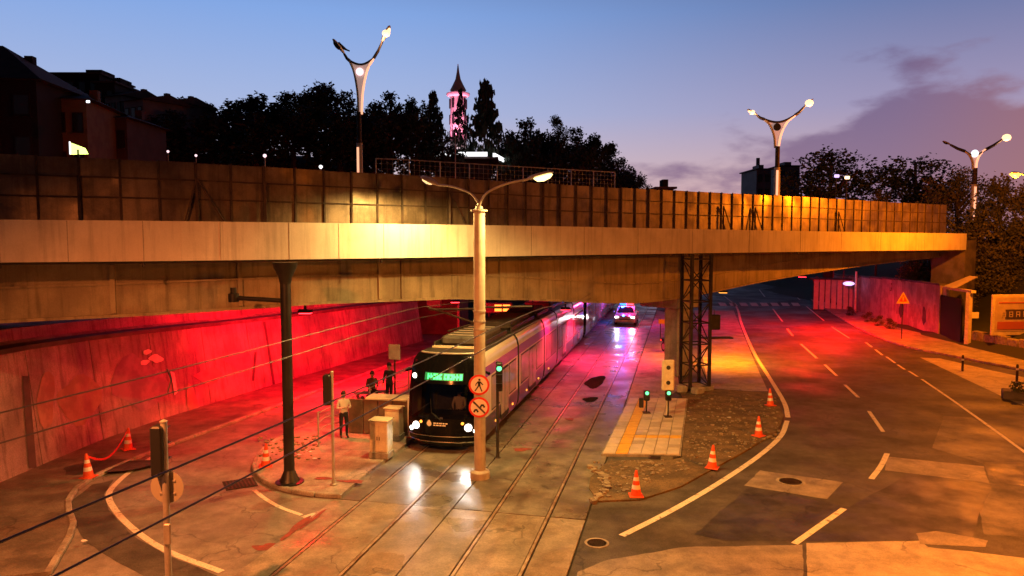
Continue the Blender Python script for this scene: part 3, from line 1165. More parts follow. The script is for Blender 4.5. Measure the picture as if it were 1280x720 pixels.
# low kiosk and clutter beyond the end of the wall
c = P(556, 400, 56)
t = thing('service_kiosk', (c.x, c.y, 0), 'low brown service kiosk with a pale air unit beyond the end of the painted wall', 'kiosk')
MB().box((c.x - .3, c.y + 1.5, 1.6), (3.4, 2.6, 3.2), -.25, bev=.03).build('wall', 'brown_panel', t)
MB().box((c.x - .3, c.y + 1.5, 3.28), (3.7, 2.9, .14), -.25).build('roof', 'wall_dark', t)
MB().box((c.x - .8, c.y - .1, 2.5), (1.1, .4, .75), -.25, bev=.04).build('air_unit', 'cream', t)
MB().box((c.x + .6, c.y + .12, 2.5), (.7, .3, .6), -.25, bev=.04).build('meter_box', 'cream', t)
for u, v, h, lab in ((573, 428, 2.6, 'slim pale post standing by the service kiosk behind the tram'),):
    q = G(u, v)
    tag(MB().lathe([(.09, 0), (.09, h), (.05, h + .1)], (q.x, q.y, 0), 10).build('post', 'cream'), lab, 'post')

# ================================================================== TRAMS
def make_tram(s0, label, lights_on):
    base = T(s0, 0, .03)
    root = thing('tram', base, label, 'tram', rz=-TH)
    # local frame: x to the right, y away from the camera, z up; nose at y = 0
    HWT = [(.22, 1.16), (.45, 1.28), (.8, 1.325), (2.6, 1.325), (2.9, 1.31), (3.14, 1.25), (3.3, 1.14), (3.38, .95)]
    hw = lambda z: interp(z, HWT)
    rake = lambda z: (.12 * ((.55 - z) / .33) ** 2 if z < .55 else 0) + (.62 * ((z - 1.0) / 2.38) ** 1.6 if z > 1.0 else 0)
    fs = lambda a, z: .42 * abs(a) ** 2.6 + rake(z)
    fp_ = lambda a, z, o=0.: Vector((a * hw(z), fs(a, z) - o, z))
    zs = [.22, .33, .45, .62, .8, .98, 1.2, 1.45, 1.75, 2.05, 2.35, 2.58, 2.74, 2.9, 3.02, 3.12, 3.22, 3.3, 3.38]
    NA = 16
    aa = [-1 + 2 * k / NA for k in range(NA + 1)]
    m = MB()
    rows = [[fp_(a, z) for a in aa] for z in zs]
    b = len(m.v)
    for r in rows:
        m.v += r
    for i in range(len(zs) - 1):
        for j in range(NA):
            zc, ac = (zs[i] + zs[i + 1]) / 2, (aa[j] + aa[j + 1]) / 2
            if 1.2 < zc < 2.35 and abs(ac) < .86:
                continue
            n = NA + 1
            m.f.append((b + i * n + j, b + i * n + j + 1, b + (i + 1) * n + j + 1, b + (i + 1) * n + j))
            m.m.append(0)
    m.build('front_mask', 'tram_black', root, smooth=True, world=False)
    # windscreen pane
    rows = [[fp_(a, z, -.01) for a in [-.875 + 1.75 * k / 12 for k in range(13)]] for z in (1.2, 1.45, 1.75, 2.05, 2.35)]
    MB().grid(rows).build('windscreen', 'clear_dark', root, smooth=True, world=False)
    # cab interior: desk and bulkhead
    MB().box((0, .95, 1.0), (2.1, .8, .45), bev=.05).build('driver_desk', 'black_plastic', root, world=False)
    MB().box((0, 2.2, 1.8), (2.3, .06, 2.6)).build('cab_bulkhead', 'tram_gear', root, world=False)
    # shells: sections along the length
    mods = [(None, 6.2), (6.5, 12.2), (12.5, 16.2), (16.5, 22.6), (22.9, 27.6)]
    zsec = [.22, .45, .8, 1.08, 2.48, 2.5, 2.86, 2.88, 3.14, 3.3, 3.38]

    def row_mat(zc):
        return 3 if zc < 1.06 else 0 if zc < 2.485 else 1 if zc < 2.865 else 0 if zc < 3.26 else 2
    for k, (y0, y1) in enumerate(mods):
        m = MB()
        for sd in (-1, 1):
            rows = []
            for z in zsec:
                ya = fs(1, z) if y0 is None else y0
                ys_ = [ya + (y1 - ya) * q / 4 for q in range(5)]
                rows.append([Vector((sd * hw(z), y, z)) for y in ys_])
            if sd < 0:
                rows = [r[::-1] for r in rows]
            m.grid(rows, mif=lambda i, j: row_mat((zsec[i] + zsec[i + 1]) / 2))
        # roof with a flat well
        ya = None
        fr = [fp_(a, 3.38) for a in aa] if y0 is None else [Vector((a * hw(3.38), y0, 3.38)) for a in aa]
        bk = [Vector((a * hw(3.38), y1, 3.38)) for a in aa]
        m.grid([fr, bk], 2)
        # end caps
        for yy, first in ((y1, False),) + (((y0, True),) if y0 is not None else ()):
            ring = [Vector((hw(z), yy, z)) for z in zsec] + [Vector((-hw(z), yy, z)) for z in zsec[::-1]]
            m.face(ring if first else ring[::-1], 2)
        m.build('body_module', ['tram_cream', 'tram_purple', 'tram_roof', 'tram_skirt'], root, smooth=True, world=False)
        if k < len(mods) - 1:
            ga, gb = y1, mods[k + 1][0]
            m = MB()
            prof = []
            for q in range(5):
                yy = ga + (gb - ga) * q / 4
                ins = .05 if q % 2 == 0 else .11
                prof.append([Vector((sd * (hw(z) - ins), yy, z)) for sd, zz in ((1, zsec), (-1, zsec[::-1])) for z in zz])
            m.grid(prof, 0, True)
            m.build('gaiter', 'gaiter', root, world=False)
        # windows, doors
        ya = 1.75 if y0 is None else y0 + .25
        yb = y1 - .25
        L = yb - ya
        nwin = max(2, int(L / 1.35))
        wl = L / nwin
        for sd in (-1, 1):
            xq = sd * 1.325
            for q in range(nwin):
                yc = ya + wl * (q + .5)
                door = (q % 3 == 1) and k != 2
                zl, zh = (.45, 2.42) if door else (1.14, 2.42)
                fr = MB().box((xq, yc, (zl + zh) / 2), (.012, wl - .10, zh - zl), bev=.004).build('door' if door else 'window', 'gaiter', root, world=False)
                if door:
                    for e in (-1, 1):
                        MB().box((xq + sd * .006, yc + e * (wl - .1) / 4, (zl + zh) / 2 + .05), (.014, (wl - .1) / 2 - .1, zh - zl - .3), bev=.004).build('pane', 'tram_glass', fr, world=False)
                else:
                    MB().box((xq + sd * .006, yc, (zl + zh) / 2), (.014, wl - .2, zh - zl - .12), bev=.004).build('pane', 'tram_glass', fr, world=False)
        # roof equipment
        yc = (y1 + (1.8 if y0 is None else y0)) / 2
        L = (y1 - (1.6 if y0 is None else y0)) * .72
        MB().box((0, yc, 3.56), (1.5, L, .34), bev=.08).build('roof_unit', 'tram_gear', root, world=False)
        for sd in (-1, 1):
            MB().box((sd * .88, yc, 3.47), (.06, L * 1.2, .17)).build('roof_fairing', 'tram_roof', root, world=False)
        if k in (0, 3):
            for q in range(5):
                MB().box((0, yc - L * .4 + q * L * .2, 3.745), (1.1, .09, .03)).build('vent_slat', 'galv', root, world=False)
    # pale roof edge strips above the cab
    pts = [fp_(a, 3.30, -.02) + Vector((0, .0, .06)) for a in [-.85 + 1.7 * k / 10 for k in range(11)]]
    MB().tube(pts, .035, 6).build('roof_edge_trim', 'galv', root, smooth=True, world=False)
    pts = [Vector((x, 2.0, 3.43)) for x in (-.8, .8)]
    MB().box((0, 1.75, 3.42), (1.7, .18, .06)).build('roof_cross_strip', 'cream', root, world=False)
    # pantograph folded over the third module
    m = MB()
    m.tube([(-.5, 14.0, 3.75), (-.1, 15.2, 4.1), (-.5, 13.6, 4.42)], .03, 6)
    m.tube([(.5, 14.0, 3.75), (.1, 15.2, 4.1), (.5, 13.6, 4.42)], .03, 6)
    m.tube([(-.8, 13.6, 4.45), (.8, 13.6, 4.45)], .03, 6)
    m.build('pantograph', 'tram_gear', root, world=False)
    # destination display
    rows = [[fp_(a, z, .012) for a in [-.52 + 1.04 * k / 8 for k in range(9)]] for z in (2.47, 2.6, 2.72)]
    dd = MB().grid(rows).build('destination_display', 'green_glow', root, smooth=True, world=False)
    if lights_on:
        rnd = random.Random(3)
        m = MB()
        x = -.44
        for wi, cnt in ((0, 5), (1, 6)):
            for ch in range(cnt):
                # glowing matrix cells that merge into two unreadable words
                w_ = .036
                z0_, z1_ = 2.50, 2.69
                pat = rnd.choice([((0, 0, 1, 3), (1, 2, 2, 3), (1, 0, 2, 1)), ((0, 0, 1, 3), (1, 1, 2, 2)), ((0, 0, 2, 1), (0, 2, 2, 3), (1, 1, 2, 2)), ((0, 0, 1, 3), (1, 0, 2, 3))])
                for (c0, r0, c1, r1) in pat:
                    xa, xb = x + c0 * w_, x + c1 * w_
                    za, zb_ = z0_ + (z1_ - z0_) * r0 / 3, z0_ + (z1_ - z0_) * r1 / 3
                    m.face([fp_(xa, za, .02), fp_(xb, za, .02), fp_(xb, zb_, .02), fp_(xa, zb_, .02)])
                x += .082
            x += .05
        m.build('led_text', 'green_led', dd, world=False)
    # lamps
    for sd in (-1, 1):
        c = fp_(sd * .70, .92)
        hl = MB().disc(c + Vector((0, .03, 0)), (sd * .25, -1, 0), .165, .06, 16).build('headlight', 'black_plastic', root, smooth=True, world=False)
        MB().disc(c + Vector((0, .0, .0)), (sd * .25, -1, 0), .13, .05, 16).build('lens', 'head_white' if lights_on else 'dark_glass', hl, smooth=True, world=False)
        c = fp_(sd * .86, .78)
        MB().disc(c + Vector((0, .02, 0)), (sd * .5, -1, 0), .08, .05, 12).build('fog_light', 'head_white' if lights_on else 'dark_glass', root, smooth=True, world=False)
        c = fp_(sd * .84, 2.56)
        ml = MB().disc(c + Vector((0, .03, 0)), (sd * .4, -1, 0), .115, .05, 14).build('marker_light', 'black_plastic', root, smooth=True, world=False)
        MB().disc(c + Vector((0, .01, 0)), (sd * .4, -1, 0), .09, .05, 14).build('lens', 'head_white' if lights_on else 'dark_glass', ml, smooth=True, world=False)
        MB().disc(fp_(sd * .56, 1.06) + Vector((0, .02, 0)), (0, -1, 0), .05, .04, 10).build('indicator', 'amber' if lights_on else 'dark_glass', root, world=False)
        # camera arm mirror
        MB().tube([(sd * 1.3, .95, 2.72), (sd * 1.52, .72, 2.70)], [.04, .055], 8).build('mirror_arm', 'tram_black', root, smooth=True, world=False)
    # bumper trim lines
    for z, r_ in ((.60, .018), (.40, .022)):
        pts = [fp_(a, z, .012) for a in [-.98 + 1.96 * k / 20 for k in range(21)]]
        MB().tube(pts, r_, 6).build('bumper_trim', 'chrome', root, smooth=True, world=False)
    # wiper
    pts = [fp_(0, 1.16, .03), fp_(-.25, 1.4, .03), fp_(-.3, 1.85, .03)]
    MB().tube(pts, .014, 5).build('wiper', 'black_plastic', root, world=False)
    # emblem with two short lines of pale lettering below the windscreen
    m = MB()
    m.face([fp_(-.32 + .07 * math.cos(q), 1.02 + .09 * math.sin(q), .012) for q in (2 * math.pi * k / 10 for k in range(10))])
    m.face([fp_(a, z, .012) for a, z in ((-.37, 1.1), (-.32, 1.16), (-.27, 1.1))])
    for z, x0, ws in ((1.045, -.2, (.07, .05, .08, .05, .06)), (.975, -.2, (.05, .08, .06, .09))):
        x = x0
        for w_ in ws:
            m.face([fp_(x, z - .018, .012), fp_(x + w_, z - .018, .012), fp_(x + w_, z + .022, .012), fp_(x, z + .022, .012)])
            x += w_ + .018
    m.build('emblem', 'sign_white', root, world=False)
    MB().box((-.03, .15, 1.12), (.1, .03, .2)).build('screen_sticker', 'sign_white', root, world=False)
    # bogies
    for yc in (3.2, 14.3, 25.2):
        for sd in (-1, 1):
            MB().box((sd * 1.05, yc, .30), (.16, 2.2, .34), bev=.05).build('bogie_frame', 'gaiter', root, world=False)
            for e in (-.8, .8):
                MB().tube([(sd * .78, yc + e, .31), (sd * .66, yc + e, .31)], .3, 18).build('wheel', 'dark_steel', root, world=False)
    # little side reflectors
    for q in range(9):
        MB().box((1.318, 2.5 + q * 2.8, .62), (.02, .12, .07)).build('side_marker', 'amber' if (lights_on and q < 5) else 'sign_red', root, world=False)
    return root


def glassmat():
    m = bpy.data.materials.new('clear_dark')
    m.use_nodes = True
    t = m.node_tree
    t.nodes.clear()
    g = N(t, 'ShaderNodeBsdfGlossy'); g.inputs['Roughness'].default_value = .03
    tr = N(t, 'ShaderNodeBsdfTransparent'); tr.inputs[0].default_value = (.5, .54, .55, 1)
    fr = N(t, 'ShaderNodeFresnel'); fr.inputs[0].default_value = 1.5
    mx = N(t, 'ShaderNodeMixShader')
    o = N(t, 'ShaderNodeOutputMaterial')
    t.links.new(fr.outputs[0], mx.inputs[0])
    t.links.new(tr.outputs[0], mx.inputs[1])
    t.links.new(g.outputs[0], mx.inputs[2])
    t.links.new(mx.outputs[0], o.inputs[0])
    M['clear_dark'] = m


glassmat()
S_TRAM = 9.0
tram = make_tram(S_TRAM, 'black fronted cream tram with lit headlights and green destination display', True)
tram_b = make_tram(S_TRAM + 28.6, 'second cream tram standing close behind the one with the green display', False)
# headlight beams of the first tram
for sd in (-1, 1):
    p = T(S_TRAM - .08, sd * .92, .95)
    light('headlight_beam', 'SPOT', p, (1, .95, .85), 90, None, aim=(-TD.x, -TD.y, -.20), size=.1, angle=70, blend=.8).parent = None

# ================================================================== PEOPLE
def person(name, loc, rz, label, joints, edges, radii, mats_rule, hair=True, group=None):
    """one continuous skinned body; joints in metres, root joint first"""
    root = thing(name, loc, label, 'person', group, rz)
    me = bpy.data.meshes.new('body')
    keys = list(joints)
    me.from_pydata([joints[k] for k in keys], [(keys.index(a), keys.index(b)) for a, b in edges], [])
    tmp = bpy.data.objects.new('tmp', me)
    COL.objects.link(tmp)
    md = tmp.modifiers.new('skin', 'SKIN')
    md.use_smooth_shade = True
    for i, k in enumerate(keys):
        r_ = radii[k]
        me.skin_vertices[0].data[i].radius = r_ if isinstance(r_, tuple) else (r_, r_)
    me.skin_vertices[0].data[0].use_root = True
    ss = tmp.modifiers.new('sub', 'SUBSURF')
    ss.levels = ss.render_levels = 2
    dg = bpy.context.evaluated_depsgraph_get()
    dg.update()
    ev = bpy.data.meshes.new_from_object(tmp.evaluated_get(dg))
    bpy.data.objects.remove(tmp)
    mats, rule = mats_rule
    ev.materials.clear()
    for q in mats:
        ev.materials.append(M[q])
    for p in ev.polygons:
        p.material_index = rule(p.center)
        p.use_smooth = True
    body = bpy.data.objects.new('body', ev)
    COL.objects.link(body)
    body.parent = root
    h = Vector(joints['head'])
    fwd = Vector((0, -1, 0))
    MB().tube([h + fwd * .085 + Vector((0, 0, .01)), h + fwd * .115 + Vector((0, 0, -.03))], [.008, .016], 6).build('nose', 'skin', body, world=False)
    for sd in (-1, 1):
        MB().tube([h + Vector((sd * .075, 0, .01)), h + Vector((sd * .085, .01, -.05))], [.02, .012], 6).build('ear', 'skin', body, world=False)
        MB().lathe([(.004, -.008), (.009, 0), (.004, .008)], h + fwd * .088 + Vector((sd * .032, 0, .012)), 6).build('eye', 'hair', body, world=False)
    MB().box(h + fwd * .088 + Vector((0, 0, -.062)), (.045, .012, .012)).build('mouth', 'mural_red', body, world=False)
    if hair:
        m = MB()
        rows = []
        for i in range(7):
            th = i / 6 * 2.0
            rows.append([h + Vector((.098 * math.sin(th) * math.cos(a), .108 * math.sin(th) * math.sin(a) + .02, .035 + .125 * math.cos(th) + (.05 * math.sin(th) if math.sin(a) < -.3 else 0))) for a in (2 * math.pi * k / 12 for k in range(12))])
        m.grid(rows, 0, True)
        m.build('hair', 'hair', body, smooth=True, world=False)
    return root


def hand(js, es, rs, pre, wrist, d):
    """palm, four fingers and a thumb grown out of the wrist"""
    w = Vector(wrist)
    d = Vector(d).normalized()
    sdv = d.cross(Vector((1, 0, 0)))
    sdv = sdv.normalized() if sdv.length > .1 else Vector((0, 1, 0))
    js[pre + 'palm'] = tuple(w + d * .07)
    rs[pre + 'palm'] = (.036, .02)
    es.append((pre + 'wrist', pre + 'palm'))
    for k, (o, ln) in enumerate(((-.03, .07), (-.01, .085), (.01, .08), (.03, .06))):
        a = pre + 'f%d' % k
        js[a] = tuple(w + d * (.09 + ln * .5) + sdv * o)
        js[a + 'b'] = tuple(w + d * (.09 + ln) + sdv * o + Vector((0, -.015, 0)))
        rs[a] = .009
        rs[a + 'b'] = .008
        es += [(pre + 'palm', a), (a, a + 'b')]
    js[pre + 'th'] = tuple(w + d * .07 + sdv * -.045)
    js[pre + 'thb'] = tuple(w + d * .10 + sdv * -.055)
    rs[pre + 'th'] = .011
    rs[pre + 'thb'] = .009
    es += [(pre + 'wrist', pre + 'th'), (pre + 'th', pre + 'thb')]


def standing(h=1.72, arms='down', female=False):
    k = h / 1.72
    j = {'pelvis': (0, 0, .95), 'waist': (0, 0, 1.08), 'chest': (0, .0, 1.30), 'neckb': (0, 0, 1.44), 'neck': (0, -.01, 1.50), 'chin': (0, -.02, 1.54), 'head': (0, -.02, 1.62), 'crown': (0, -.01, 1.685)}
    e = [('pelvis', 'waist'), ('waist', 'chest'), ('chest', 'neckb'), ('neckb', 'neck'), ('neck', 'chin'), ('chin', 'head'), ('head', 'crown')]
    r = {'pelvis': (.15, .11), 'waist': (.135, .10), 'chest': (.165, .115), 'neckb': (.09, .07), 'neck': .052, 'chin': (.062, .072), 'head': (.076, .095), 'crown': (.055, .065)}
    for n, sd in (('l', -1), ('r', 1)):
        off_ = .03 if n == 'l' else -.05
        j.update({n + 'hip': (sd * .09, 0, .88), n + 'knee': (sd * .10, -.02 + off_, .49), n + 'ankle': (sd * .105, off_ + .02, .09), n + 'toe': (sd * .125, off_ - .13, .035), n + 'shoulder': (sd * .18, 0, 1.40)})
        if arms == 'folded':
            j.update({n + 'elbow': (sd * .25, -.03, 1.13), n + 'wrist': (sd * .07, -.22, 1.17)})
            hd = (-sd, -.2, .1)
        else:
            j.update({n + 'elbow': (sd * .25, .02, 1.13), n + 'wrist': (sd * .26, -.06, .89)})
            hd = (0, -.15, -1)
        e += [('pelvis', n + 'hip'), (n + 'hip', n + 'knee'), (n + 'knee', n + 'ankle'), (n + 'ankle', n + 'toe'), ('chest', n + 'shoulder'), (n + 'shoulder', n + 'elbow'), (n + 'elbow', n + 'wrist')]
        r.update({n + 'hip': .095, n + 'knee': .065, n + 'ankle': .045, n + 'toe': (.04, .03), n + 'shoulder': .065, n + 'elbow': .045, n + 'wrist': (.03, .026)})
        hand(j, e, r, n, j[n + 'wrist'], hd)
    j = {q: tuple(c * k for c in v) for q, v in j.items()}
    return j, e, r


def rule_std(top, legs):
    mats = ['skin', top, legs, 'shoe']

    def f(c):
        if c.z < .1:
            return 3
        if c.z < .93 and abs(c.x) < .215:
            return 2
        if c.z > 1.475 or (c.z < .91 and abs(c.x) >= .215):
            return 0
        return 1
    return mats, f


def rule_folded(top, legs):
    mats = ['skin', top, legs, 'shoe']

    def f(c):
        if c.z < .1:
            return 3
        if c.z < .95:
            return 2
        if c.z > 1.475:
            return 0
        if c.y < -.19 and 1.1 < c.z < 1.25:
            return 0
        return 1
    return mats, f


q = G(430, 547, .12)
j, e, r_ = standing(1.68, 'folded')
person('person', q, .5, 'person in pale top and dark trousers standing by the brown platform barrier', j, e, r_, rule_folded('shirt_pale', 'trousers_dark'))
q = P(487, 500, 31.0)
j, e, r_ = standing(1.76)
person('person', (q.x, q.y, .32), -.3, 'person in dark jacket standing on the platform behind the barrier', j, e, r_, rule_std('jacket_dark', 'trousers_dark'))
# seated person on the platform bench
j = {'pelvis': (0, 0, .52), 'waist': (0, -.01, .66), 'chest': (0, -.03, .88), 'neckb': (0, -.05, 1.02), 'neck': (0, -.06, 1.08), 'chin': (0, -.08, 1.12), 'head': (0, -.085, 1.20), 'crown': (0, -.08, 1.265)}
e = [('pelvis', 'waist'), ('waist', 'chest'), ('chest', 'neckb'), ('neckb', 'neck'), ('neck', 'chin'), ('chin', 'head'), ('head', 'crown')]
r_ = {'pelvis': (.155, .115), 'waist': (.135, .11), 'chest': (.165, .12), 'neckb': (.09, .07), 'neck': .052, 'chin': (.062, .072), 'head': (.076, .095), 'crown': (.055, .065)}
for n, sd in (('l', -1), ('r', 1)):
    j.update({n + 'hip': (sd * .1, -.06, .51), n + 'knee': (sd * .12, -.46, .50), n + 'ankle': (sd * .12, -.44, .09), n + 'toe': (sd * .13, -.59, .035), n + 'shoulder': (sd * .18, -.03, .98), n + 'elbow': (sd * .24, -.1, .72), n + 'wrist': (sd * .14, -.32, .64)})
    e += [('pelvis', n + 'hip'), (n + 'hip', n + 'knee'), (n + 'knee', n + 'ankle'), (n + 'ankle', n + 'toe'), ('chest', n + 'shoulder'), (n + 'shoulder', n + 'elbow'), (n + 'elbow', n + 'wrist')]
    r_.update({n + 'hip': .095, n + 'knee': .068, n + 'ankle': .045, n + 'toe': (.04, .03), n + 'shoulder': .065, n + 'elbow': .046, n + 'wrist': (.03, .026)})
    hand(j, e, r_, n, j[n + 'wrist'], (-sd * .2, -1, -.2))


def rule_sit(c):
    if c.z < .1:
        return 3
    if c.z > 1.055:
        return 0
    if c.y < -.33 and c.z > .585:
        return 0
    if c.z < .585:
        return 2
    return 1


SEATED = (j, e, r_)
q = P(465, 500, 31.6)
person('person', (q.x, q.y, .32), .4, 'person in brown jacket sitting on the platform bench', j, e, r_, (['skin', 'jacket_brown', 'trousers_dark', 'shoe'], rule_sit))
b = thing('bench', (q.x, q.y, .32), 'small dark bench on the tram platform under the seated person', 'bench', rz=.4)
MB().box((0, .06, .40), (1.5, .42, .05), bev=.015).build('seat', 'brown_panel', b, world=False)
for sd in (-1, 1):
    MB().box((sd * .6, .06, .19), (.06, .36, .38)).build('leg', 'dark_steel', b, world=False)
# tram driver
dp = T(S_TRAM + 1.75, .15, .62)
person('person', dp, -TH, 'tram driver in pale shirt seated behind the dark windscreen', *SEATED, (['skin', 'shirt_pale', 'trousers_dark', 'shoe'], rule_sit))
t = thing('driver_seat', T(S_TRAM + 1.78, .15, .40), 'black driver seat inside the tram cab', 'seat', rz=-TH)
MB().box((0, .0, .55), (.5, .5, .12), bev=.04).build('cushion', 'black_plastic', t, world=False)
MB().box((0, .26, 1.0), (.48, .1, .8), bev=.04).build('backrest', 'black_plastic', t, world=False)
MB().tube([(0, 0, 0), (0, 0, .5)], .06, 8).build('pedestal', 'dark_steel', t, world=False)

# ================================================================== PLATFORM FURNITURE
def cabinet(u, v, w, d, h, label, z=.12):
    c = G(u, v, z)
    t = thing('electrical_cabinet', (c.x, c.y, z), label, 'cabinet', rz=-TH)
    MB().box((0, 0, .11), (w + .06, d + .06, .22), bev=.015).build('plinth', 'concrete', t, world=False)
    MB().box((0, 0, .22 + (h - .22) / 2), (w, d, h - .22), bev=.02).build('housing', 'cream', t, world=False)
    MB().box((0, 0, h + .02), (w + .08, d + .08, .05), bev=.015).build('lid', 'cream', t, world=False)
    for sd in (-1, 1):
        dr = MB().box((sd * w / 4, -d / 2 - .006, h * .55), (w / 2 - .03, .012, h * .68), bev=.005).build('door', 'cream', t, world=False)
        MB().box((sd * .04, -d / 2 - .02, h * .55), (.02, .02, .12)).build('handle', 'dark_steel', dr, world=False)


cabinet(477, 571, .62, .5, 1.25, 'cream electrical cabinet on the island with a lit face, the one farther from the barrier')
cabinet(493, 549, .55, .45, 1.15, 'cream electrical cabinet standing right against the brown platform barrier')
# brown barrier with pale cap and white end post
a, b = G(436, 541, .12), G(511, 545, .12)
t = thing('platform_barrier', (a.x, a.y, .12), 'brown panelled barrier with pale cap and white end post at the platform head', 'barrier')
d = b - a
rz = math.atan2(d.y, d.x)
for k in range(4):
    p0, p1 = a.lerp(b, k / 4), a.lerp(b, (k + 1) / 4)
    c = (p0 + p1) / 2
    MB().box((c.x, c.y, .12 + .66), (d.length / 4 - .03, .09, 1.28), rz, bev=.015).build('panel', 'brown_panel', t)
c = a.lerp(b, .66)
MB().box((c.x, c.y + .25, 1.47), (d.length * .68, .75, .09), rz, bev=.02).build('cap', 'cream', t)
MB().box((b.x + .04, b.y - .02, .12 + .72), (.11, .14, 1.44), rz).build('end_post', 'sign_white', t)
# white barrier return along the platform edge
MB().box((b.x + .2, b.y + 1.0, .12 + .66), (.09, 1.9, 1.25), -TH, bev=.015).build('return_panel', 'brown_panel', t)

# wavy railings along the back of the platform
rl = thing('platform_railing', T(14, -4.3, .12), 'light steel railing with wavy bars along the back of the platform', 'railing')
for k in range(12):
    s0_, s1_ = 8.6 + k * 2.2, 8.6 + (k + 1) * 2.2
    MB().tube([T(s0_, -4.35, .1), T(s0_, -4.35, 1.35)], .03, 6).build('post', 'galv', rl)
    for zz, amp in ((1.3, 0), (.95, .07), (.65, .07), (.35, 0)):
        MB().tube([T(s0_ + (s1_ - s0_) * q / 8, -4.35, zz + amp * math.sin(q / 8 * 6.28)) for q in range(9)], .018, 5).build('bar', 'galv', rl)
# small dark turnstile posts with red lights by the barrier
for i, (u, v) in enumerate(((441, 520), (452, 516), (462, 512))):
    q = G(u, v + 18, .12)
    tt = thing('gate_post', (q.x, q.y, .12), 'dark ticket gate post with small red light beside the platform barrier', 'gate post', 'ticket gate posts at the platform head')
    MB().box((q.x, q.y, .12 + .6), (.16, .3, 1.2), -TH, bev=.03).build('housing', 'black_plastic', tt)
    MB().box((q.x, q.y - .16, .12 + 1.02), (.1, .02, .06), -TH).build('light', 'tail_red', tt)
c = P(493, 440, 29.5)
t = thing('info_panel', (c.x, c.y, .32), 'small grey information panel on a post at the platform edge beside the tram front', 'sign')
MB().tube([(c.x, c.y + .05, .3), (c.x, c.y + .05, c.z + .3)], .035, 8).build('post', 'dark_steel', t)
MB().box((c.x, c.y, c.z), (.5, .06, .62), -.3, bev=.015).build('panel', 'galv', t)
# litter and rubble by the island kerb
mb = MB()
rnd = random.Random(15)
for k in range(90):
    q = G(rnd.uniform(322, 400), rnd.uniform(545, 575), .12)
    s = rnd.uniform(.02, .07)
    pts = [[(q.x + s * math.cos(a_) * rnd.uniform(.7, 1.3), q.y + s * math.sin(a_) * rnd.uniform(.7, 1.3), z) for a_ in (0, 1.05, 2.1, 3.14, 4.2, 5.2)] for z in (.1, .12 + s * .8)]
    mb.grid(pts, 0, True)
    mb.face(pts[1])
o = mb.build('debris', 'stone', kind='stuff')
o['label'] = 'small debris scattered on the kerbed island behind the black column'
o['category'] = 'debris'

# ================================================================== POLES, SIGNALS, SIGNS
def signal_pole(u, v, h, label, box_dx, sig=None, r=.05, facing=0, z=0., box_h=.95, pole_mat='galv', name='signal_pole', boxtop=.0):
    c = G(u, v, z)
    t = thing(name, (c.x, c.y, z), label, 'signal pole')
    MB().tube([(c.x, c.y, z), (c.x, c.y, z + h)], r, 12).build('pole', pole_mat, t, smooth=True)
    MB().lathe([(r * 2.4, z), (r * 2.4, z + .03), (r * 1.3, z + .05), (r * 1.3, z + .16)], (c.x, c.y, 0), 12).build('base', pole_mat, t)
    MB().lathe([(r * 1.15, z + h), (r * 1.15, z + h + .02), (r * .3, z + h + .05)], (c.x, c.y, 0), 12).build('cap', pole_mat, t)
    zc = z + h - .06 - box_h / 2 - boxtop
    hb = MB().box((c.x + box_dx, c.y, zc), (.22, .28, box_h), 0, bev=.03).build('signal_head', 'black_plastic', t)
    for k in range(3):
        zz = zc + (k - 1) * box_h / 3.2
        sdn = -1 if sig else 1
        on = sig and k == 2
        MB().disc((c.x + box_dx, c.y + sdn * .14, zz), (0, sdn, 0), .085, .02, 14).build('lens', 'sig_green' if on else 'dark_glass', hb)
        MB().box((c.x + box_dx, c.y + sdn * .2, zz + .1), (.2, .14, .015)).build('visor', 'black_plastic', hb)
    MB().box((c.x + box_dx / 2, c.y, zc + .3), (abs(box_dx), .04, .04)).build('bracket', pole_mat, t)
    MB().box((c.x + box_dx / 2, c.y, zc - .3), (abs(box_dx), .04, .04)).build('bracket', pole_mat, t)
    return t, c


t1_, c1_ = signal_pole(213, 789, 4.0, 'pale signal pole with black light head and a plain round disc beneath', -.1, r=.06)
dz = 4.0 - 1.25
d = thing('round_sign', (c1_.x, c1_.y, dz), 'back of a round metal road sign on the pale signal pole', 'sign')
MB().disc((c1_.x - .01, c1_.y + .075, dz), (0, 1, 0), .31, .006, 28).build('plate', 'sign_back', d, smooth=True)
for zz in (-.12, .12):
    MB().box((c1_.x, c1_.y + .066, dz + zz), (.3, .015, .03)).build('clamp', 'galv', d)
MB().box((c1_.x + .03, c1_.y - .06, 1.9), (.14, .06, .4), bev=.02).build('junction_box', 'galv', t1_)
signal_pole(417, 606, 3.35, 'slim signal pole with black light head on the kerbed island', -.13, r=.045, z=.12, box_h=.9)
signal_pole(622, 573, 3.25, 'dark signal pole with lit green light beside the tram', .06, sig=True, r=.05, box_h=.95, pole_mat='dark_steel', boxtop=-.06)
